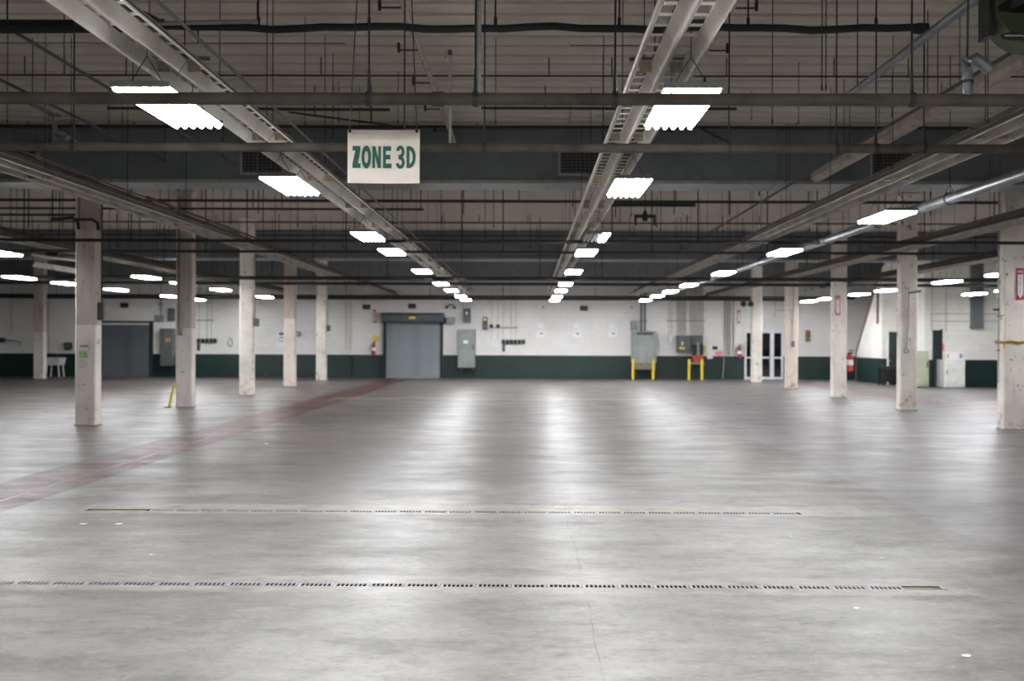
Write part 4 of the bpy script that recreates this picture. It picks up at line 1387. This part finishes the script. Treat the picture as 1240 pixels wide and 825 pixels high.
# traffic signal board
p = wp(978, 407)
tl = empty('signal_light', (p.x, W - .1, p.z - .28), 'small red and green dock signal on the wall right of the peach column', 'signal')
MB().bbox(p.x - .1, p.x + .1, W - .1, W - .002, p.z - .26, p.z + .26, .02).part('case', 'brown', tl)
for dz, m_ in ((.13, 'red'), (-.13, 'signal_green')):
    MB().tube([(p.x, W - .13, p.z + dz), (p.x, W - .1, p.z + dz)], .07, 12).part('lens', m_, tl)

# far-left fittings
a, b = wp(62, 454), wp(83, 432)
sk = empty('utility_sink', ((a.x + b.x) / 2, W - .5, 0), 'white plastic utility sink on legs at far left', 'sink')
z1 = wp(70, 433).z
z0_ = wp(70, 442).z
cx_ = (a.x + b.x) / 2
hw = (b.x - a.x) / 2 * .9
MB().loft([[(cx_ - hw * .85, W - .72, z0_), (cx_ + hw * .85, W - .72, z0_), (cx_ + hw * .85, W - .2, z0_), (cx_ - hw * .85, W - .2, z0_)],
           [(cx_ - hw, W - .8, z1), (cx_ + hw, W - .8, z1), (cx_ + hw, W - .12, z1), (cx_ - hw, W - .12, z1)],
           [(cx_ - hw * .92, W - .76, z1), (cx_ + hw * .92, W - .76, z1), (cx_ + hw * .92, W - .16, z1), (cx_ - hw * .92, W - .16, z1)],
           [(cx_ - hw * .78, W - .7, z0_ + .03), (cx_ + hw * .78, W - .7, z0_ + .03), (cx_ + hw * .78, W - .22, z0_ + .03), (cx_ - hw * .78, W - .22, z0_ + .03)]]).part('basin', 'plastic', sk)
for sx in (-1, 1):
    for yy in (W - .68, W - .24):
        MB().tube([(cx_ + sx * hw * .72, yy, z0_), (cx_ + sx * hw * .85, yy, 0)], .035, 6).part('leg', 'plastic', sk)
MB().tube([(cx_, W - .14, z1), (cx_, W - .14, z1 + .15), (cx_, W - .3, z1 + .18), (cx_, W - .34, z1 + .1)], .018, 6).part('faucet', 'silver', sk)
vb = wbox('hose_reel_box', 0, 7, 409, 415, .2, 'black', 'black valve box on the wall at the left picture edge', 'valve box', [('cover', 1, 6, 410, 414, .01, 'black')])
p, q = wp(7, 412, .1), wp(24, 414, .1)
MB().tube([(p.x, W - .1, p.z), ((p.x + q.x) / 2, W - .1, p.z - .02), (q.x, W - .1, q.z), (q.x + .02, W - .1, q.z - .15)], .02, 6).part('hose_end', 'cabinet_dark', vb)
wbox('panel_box', 80, 88, 415, 424, .18, 'black', 'black box on the wall left of the nearest left column', 'box', [('cover', 81, 87, 416, 423, .01, 'cabinet_dark')])
wbox('wall_clip', 49.5, 51.2, 387, 397, .08, 'black', 'narrow black plate near the lone column at far left', 'plate', [('knob', 50, 50.8, 389, 391, .02, 'black')])
wconduits('thin conduit down the wall above the sink', [58.5], 346, 428, .012, 'conduit')
wbox('electric_cabinet', 198, 213, 398, 443, .45, 'cabinet_dark', 'grey electrical cabinet half behind the second left column', 'cabinet', [('door', 199, 212.5, 399.5, 441.5, .012, 'cabinet_dark'), ('label_plate', 205, 211, 409.5, 414, .016, 'tape')])
wbox('junction_box', 189, 199, 381.5, 389.5, .2, 'cabinet', 'grey junction box above the half-hidden cabinet', 'junction box', [('cover', 190, 198, 382.5, 388.5, .01, 'cabinet')])
wbox('disconnect_box', 205.5, 212.5, 373.5, 389, .25, 'cabinet_dark', 'dark switch box beside the second left column top', 'switch box', [('cover', 206.3, 212, 375, 387.5, .01, 'cabinet_dark')])
wconduits('conduit above the grey junction box at left', [195], 346, 382, .03, 'conduit', strut=368.5)
for k, px in enumerate((241, 246.2, 251.2, 256.3, 261)):
    wbox('outlet_box', px - 2, px + 2, 410, 415.6, .1, 'cabinet_dark', f'dark outlet box, {["first", "second", "third", "fourth", "last"][k]} from left in the row right of the second left column', 'outlet',
         [('cover', px - 1.4, px + 1.4, 410.8, 415, .006, 'black')], 'outlet row beside the left columns')
wbox('plug', 239.2, 242.6, 416, 424.5, .08, 'cabinet_dark', 'dark plug hanging under the left outlet row', 'plug', [('cord_grip', 240.2, 241.6, 419, 424, .02, 'black')])
wconduits('thin conduits down to the left outlet row', [241, 251, 256], 346, 410, .012, 'conduit', strut=388)
p = wp(279, 415)
hl = MB()
pts = [(p.x + .11 * math.cos(t) * (1 - .25 * abs(math.sin(t))), W - .05, p.z + .2 * math.sin(t)) for t in (2 * math.pi * i / 20 for i in range(21))]
hl.tube(pts, .02, 6)
hl.thing('hose_loop', 'cabinet', 'grey hose loop hanging on the wall left of the third column', 'hose', smooth=True)
wbox('notice', 337.5, 344.5, 402.5, 419.5, .015, 'paper', 'white notice with dark head left of the tan-topped column', 'notice', [('head', 338, 344, 403, 406, .003, 'black'), ('print_block', 338.3, 343.5, 408, 410, .003, 'paper_line'), ('print_block', 338.3, 343.5, 412.5, 414, .003, 'paper_line')])
p = wp(361.5, 404.5)
MB().ring((p.x, W - .05, p.z), 'y', .12, .08, .03, 18).thing('coil', 'cabinet_dark', 'dark ring coil on the wall right of the tan-topped column', 'coil', smooth=True)
wconduits('thin conduits right of the last left column', [419, 424.5], 346, 425, .014, 'wall_pipe')
wconduits('dark drain pipe on the green band right of the last left column', [425.5], 430, 453, .03, 'black')
wconduits('thin conduit on the far left wall', [14], 346, 405, .012, 'conduit')

# ------------------------------------------------------------------ right annex fittings
A1 = 39.5
p0, p1 = at(1075.5, 465, A1), at(1087, 402, A1)
d4 = empty('door_4', ((p0.x + p1.x) / 2, A1 - .03, 0), 'dark green door beside the stair enclosure', 'door', kind='structure')
xr_ = min(p1.x, 15.55)
MB().box(p0.x, xr_, A1 - .04, A1 - .004, .01, p1.z).part('leaf', 'dark_green', d4)
MB().box(p0.x - .06, p0.x, A1 - .06, A1 - .002, 0, p1.z + .06).box(p0.x, xr_, A1 - .06, A1 - .002, p1.z, p1.z + .06).part('frame', 'white_metal', d4)
MB().tube([(p0.x + .06, A1 - .1, 1.0), (p0.x + .06, A1 - .04, 1.0)], .04, 8).part('knob', 'silver', d4, True)
# black bench
bn = at(1075, 464, 38.6)
tb = empty('bench', (14.77, 38.7, 0), 'black bench against the green wall band beside the stairs', 'bench')
MB().box(14.42, 15.12, 38.4, 39.0, .7, .78).part('top', 'black', tb)
for x in (14.47, 15.06):
    for yy in (38.45, 38.94):
        MB().box(x - .03, x + .03, yy - .03, yy + .03, 0, .7).part('leg', 'black', tb)
MB().box(14.52, 15.0, 38.5, 38.9, .15, .68).part('crate', 'black', tb)
wl = at(1058, 415, 40)
nb = MB().box(AX - .015, AX - .001, 40.2, 40.6, 1.6, 1.9)
nb.thing('notice', 'paper', 'small grey-white notice on the stair wall', 'notice')

A2 = 37.2


def abox(name, px0, px1, py0, py1, y0, y1, mat, label, cat, ground=True):
    a, b = at(px0, py1, y0), at(px1, py0, y0)
    root = empty(name, ((a.x + b.x) / 2, (y0 + y1) / 2, 0 if ground else a.z), label, cat)
    MB().bbox(a.x, b.x, y0, y1, .04 if ground else a.z, b.z, .012).part('body', mat, root)
    return root, a, b


rt, a, b = abox('locker', 1110, 1125, 425, 468, 36.6, 37.15, 'beige_cab', 'beige metal locker behind the peeling column', 'locker')
MB().box(a.x + .03, b.x - .03, 36.585, 36.602, .1, b.z - .04).part('door', 'beige_cab', rt)
MB().box(b.x - .09, b.x - .06, 36.56, 36.586, .8, 1.0).part('handle', 'dark_steel', rt)
MB().box(a.x + .02, b.x - .02, 36.62, 37.1, 0, .04).part('plinth', 'black', rt)
p0, p1 = at(1129, 468, A2), at(1139, 400, A2)
d5 = empty('door_5', ((p0.x + p1.x) / 2, A2 - .03, 0), 'narrow dark green door left of the white cabinet', 'door', kind='structure')
MB().box(p0.x, p0.x + .2, A2 - .05, A2 - .004, .01, p1.z).part('leaf', 'dark_green', d5)
MB().box(p0.x + .2, p1.x, A2 - .03, A2 - .004, .01, p1.z).part('leaf', 'black', d5)
MB().box(p1.x, p1.x + .05, A2 - .06, A2 - .002, 0, p1.z + .05).part('frame', 'dark_green', d5)
a, b = at(1139.5, 425, A2), at(1143.5, 416, A2)
MB().box(a.x, b.x, A2 - .012, A2 - .001, a.z, b.z).thing('card', 'pink', 'pink card on the wall above the white cabinet left side', 'card')
rt, a, b = abox('white_cabinet', 1144, 1169, 436, 469, 36.4, 37.15, 'white_cab', 'white cabinet topped with papers on the right', 'cabinet')
MB().box(a.x + .03, b.x - .03, 36.385, 36.402, .1, b.z - .03).part('door', 'white_cab', rt)
MB().box(a.x + .03, b.x - .03, 36.45, 37.1, 0, .04).part('plinth', 'cabinet', rt)
MB().box(a.x + .06, a.x + .09, 36.36, 36.386, .55, .7).part('handle', 'dark_steel', rt)
for k, (q0, q1, m_, lb) in enumerate(((1146, 1150, 'tape', 'tan sheet standing on the white cabinet'), (1151, 1159, 'paper', 'white sheet standing on the white cabinet'), (1160.5, 1166.5, 'paper', 'framed pale sheet standing on the white cabinet'))):
    a2, b2 = at(q0, 436, 36.9), at(q1, 427, 36.9)
    sr = empty('sheet', ((a2.x + b2.x) / 2, 36.9, b.z), lb, 'paper')
    MB().box(a2.x, b2.x, 36.9, 36.93, b.z, b2.z).part('card', 'paper', sr)
    MB().box(a2.x + .04, b2.x - .04, 36.893, 36.901, b.z + .06, b2.z - .05).part('print_block', 'tape' if k == 0 else 'paper_line' if k == 2 else 'paper', sr)
a, b = at(1174.5, 398, A2), at(1187, 344, A2)
vd = empty('wall_duct', ((a.x + b.x) / 2, A2 - .15, a.z), 'grey vertical duct on the white wall right', 'duct')
MB().box(a.x, b.x, A2 - .28, A2 - .005, a.z, CEIL - .1).part('duct', 'duct', vd)
for z in (a.z + .02, a.z + 1.1):
    MB().box(a.x - .02, b.x + .02, A2 - .3, A2 - .002, z, z + .05).part('flange', 'duct', vd)
for py, lb in ((380, 'upper'), (389, 'lower')):
    a, b = at(1112, py, A2), at(1240, py, A2)
    MB().tube([(15.8, A2 - .05, a.z), (19.6, A2 - .05, a.z)], .014, 6).thing('wall_conduit', 'wall_pipe', f'{lb} horizontal conduit on the right room front', 'conduit', smooth=True)
for px in (1127, 1144):
    a = at(px, 440, A2)
    MB().tube([(a.x, A2 - .09, 2.2), (a.x, A2 - .09, CEIL - .1)], .014, 6).thing('wall_conduit', 'wall_pipe', 'upright conduit above the ' + ('narrow dark door' if px < 1130 else 'white cabinet'), 'conduit', smooth=True)
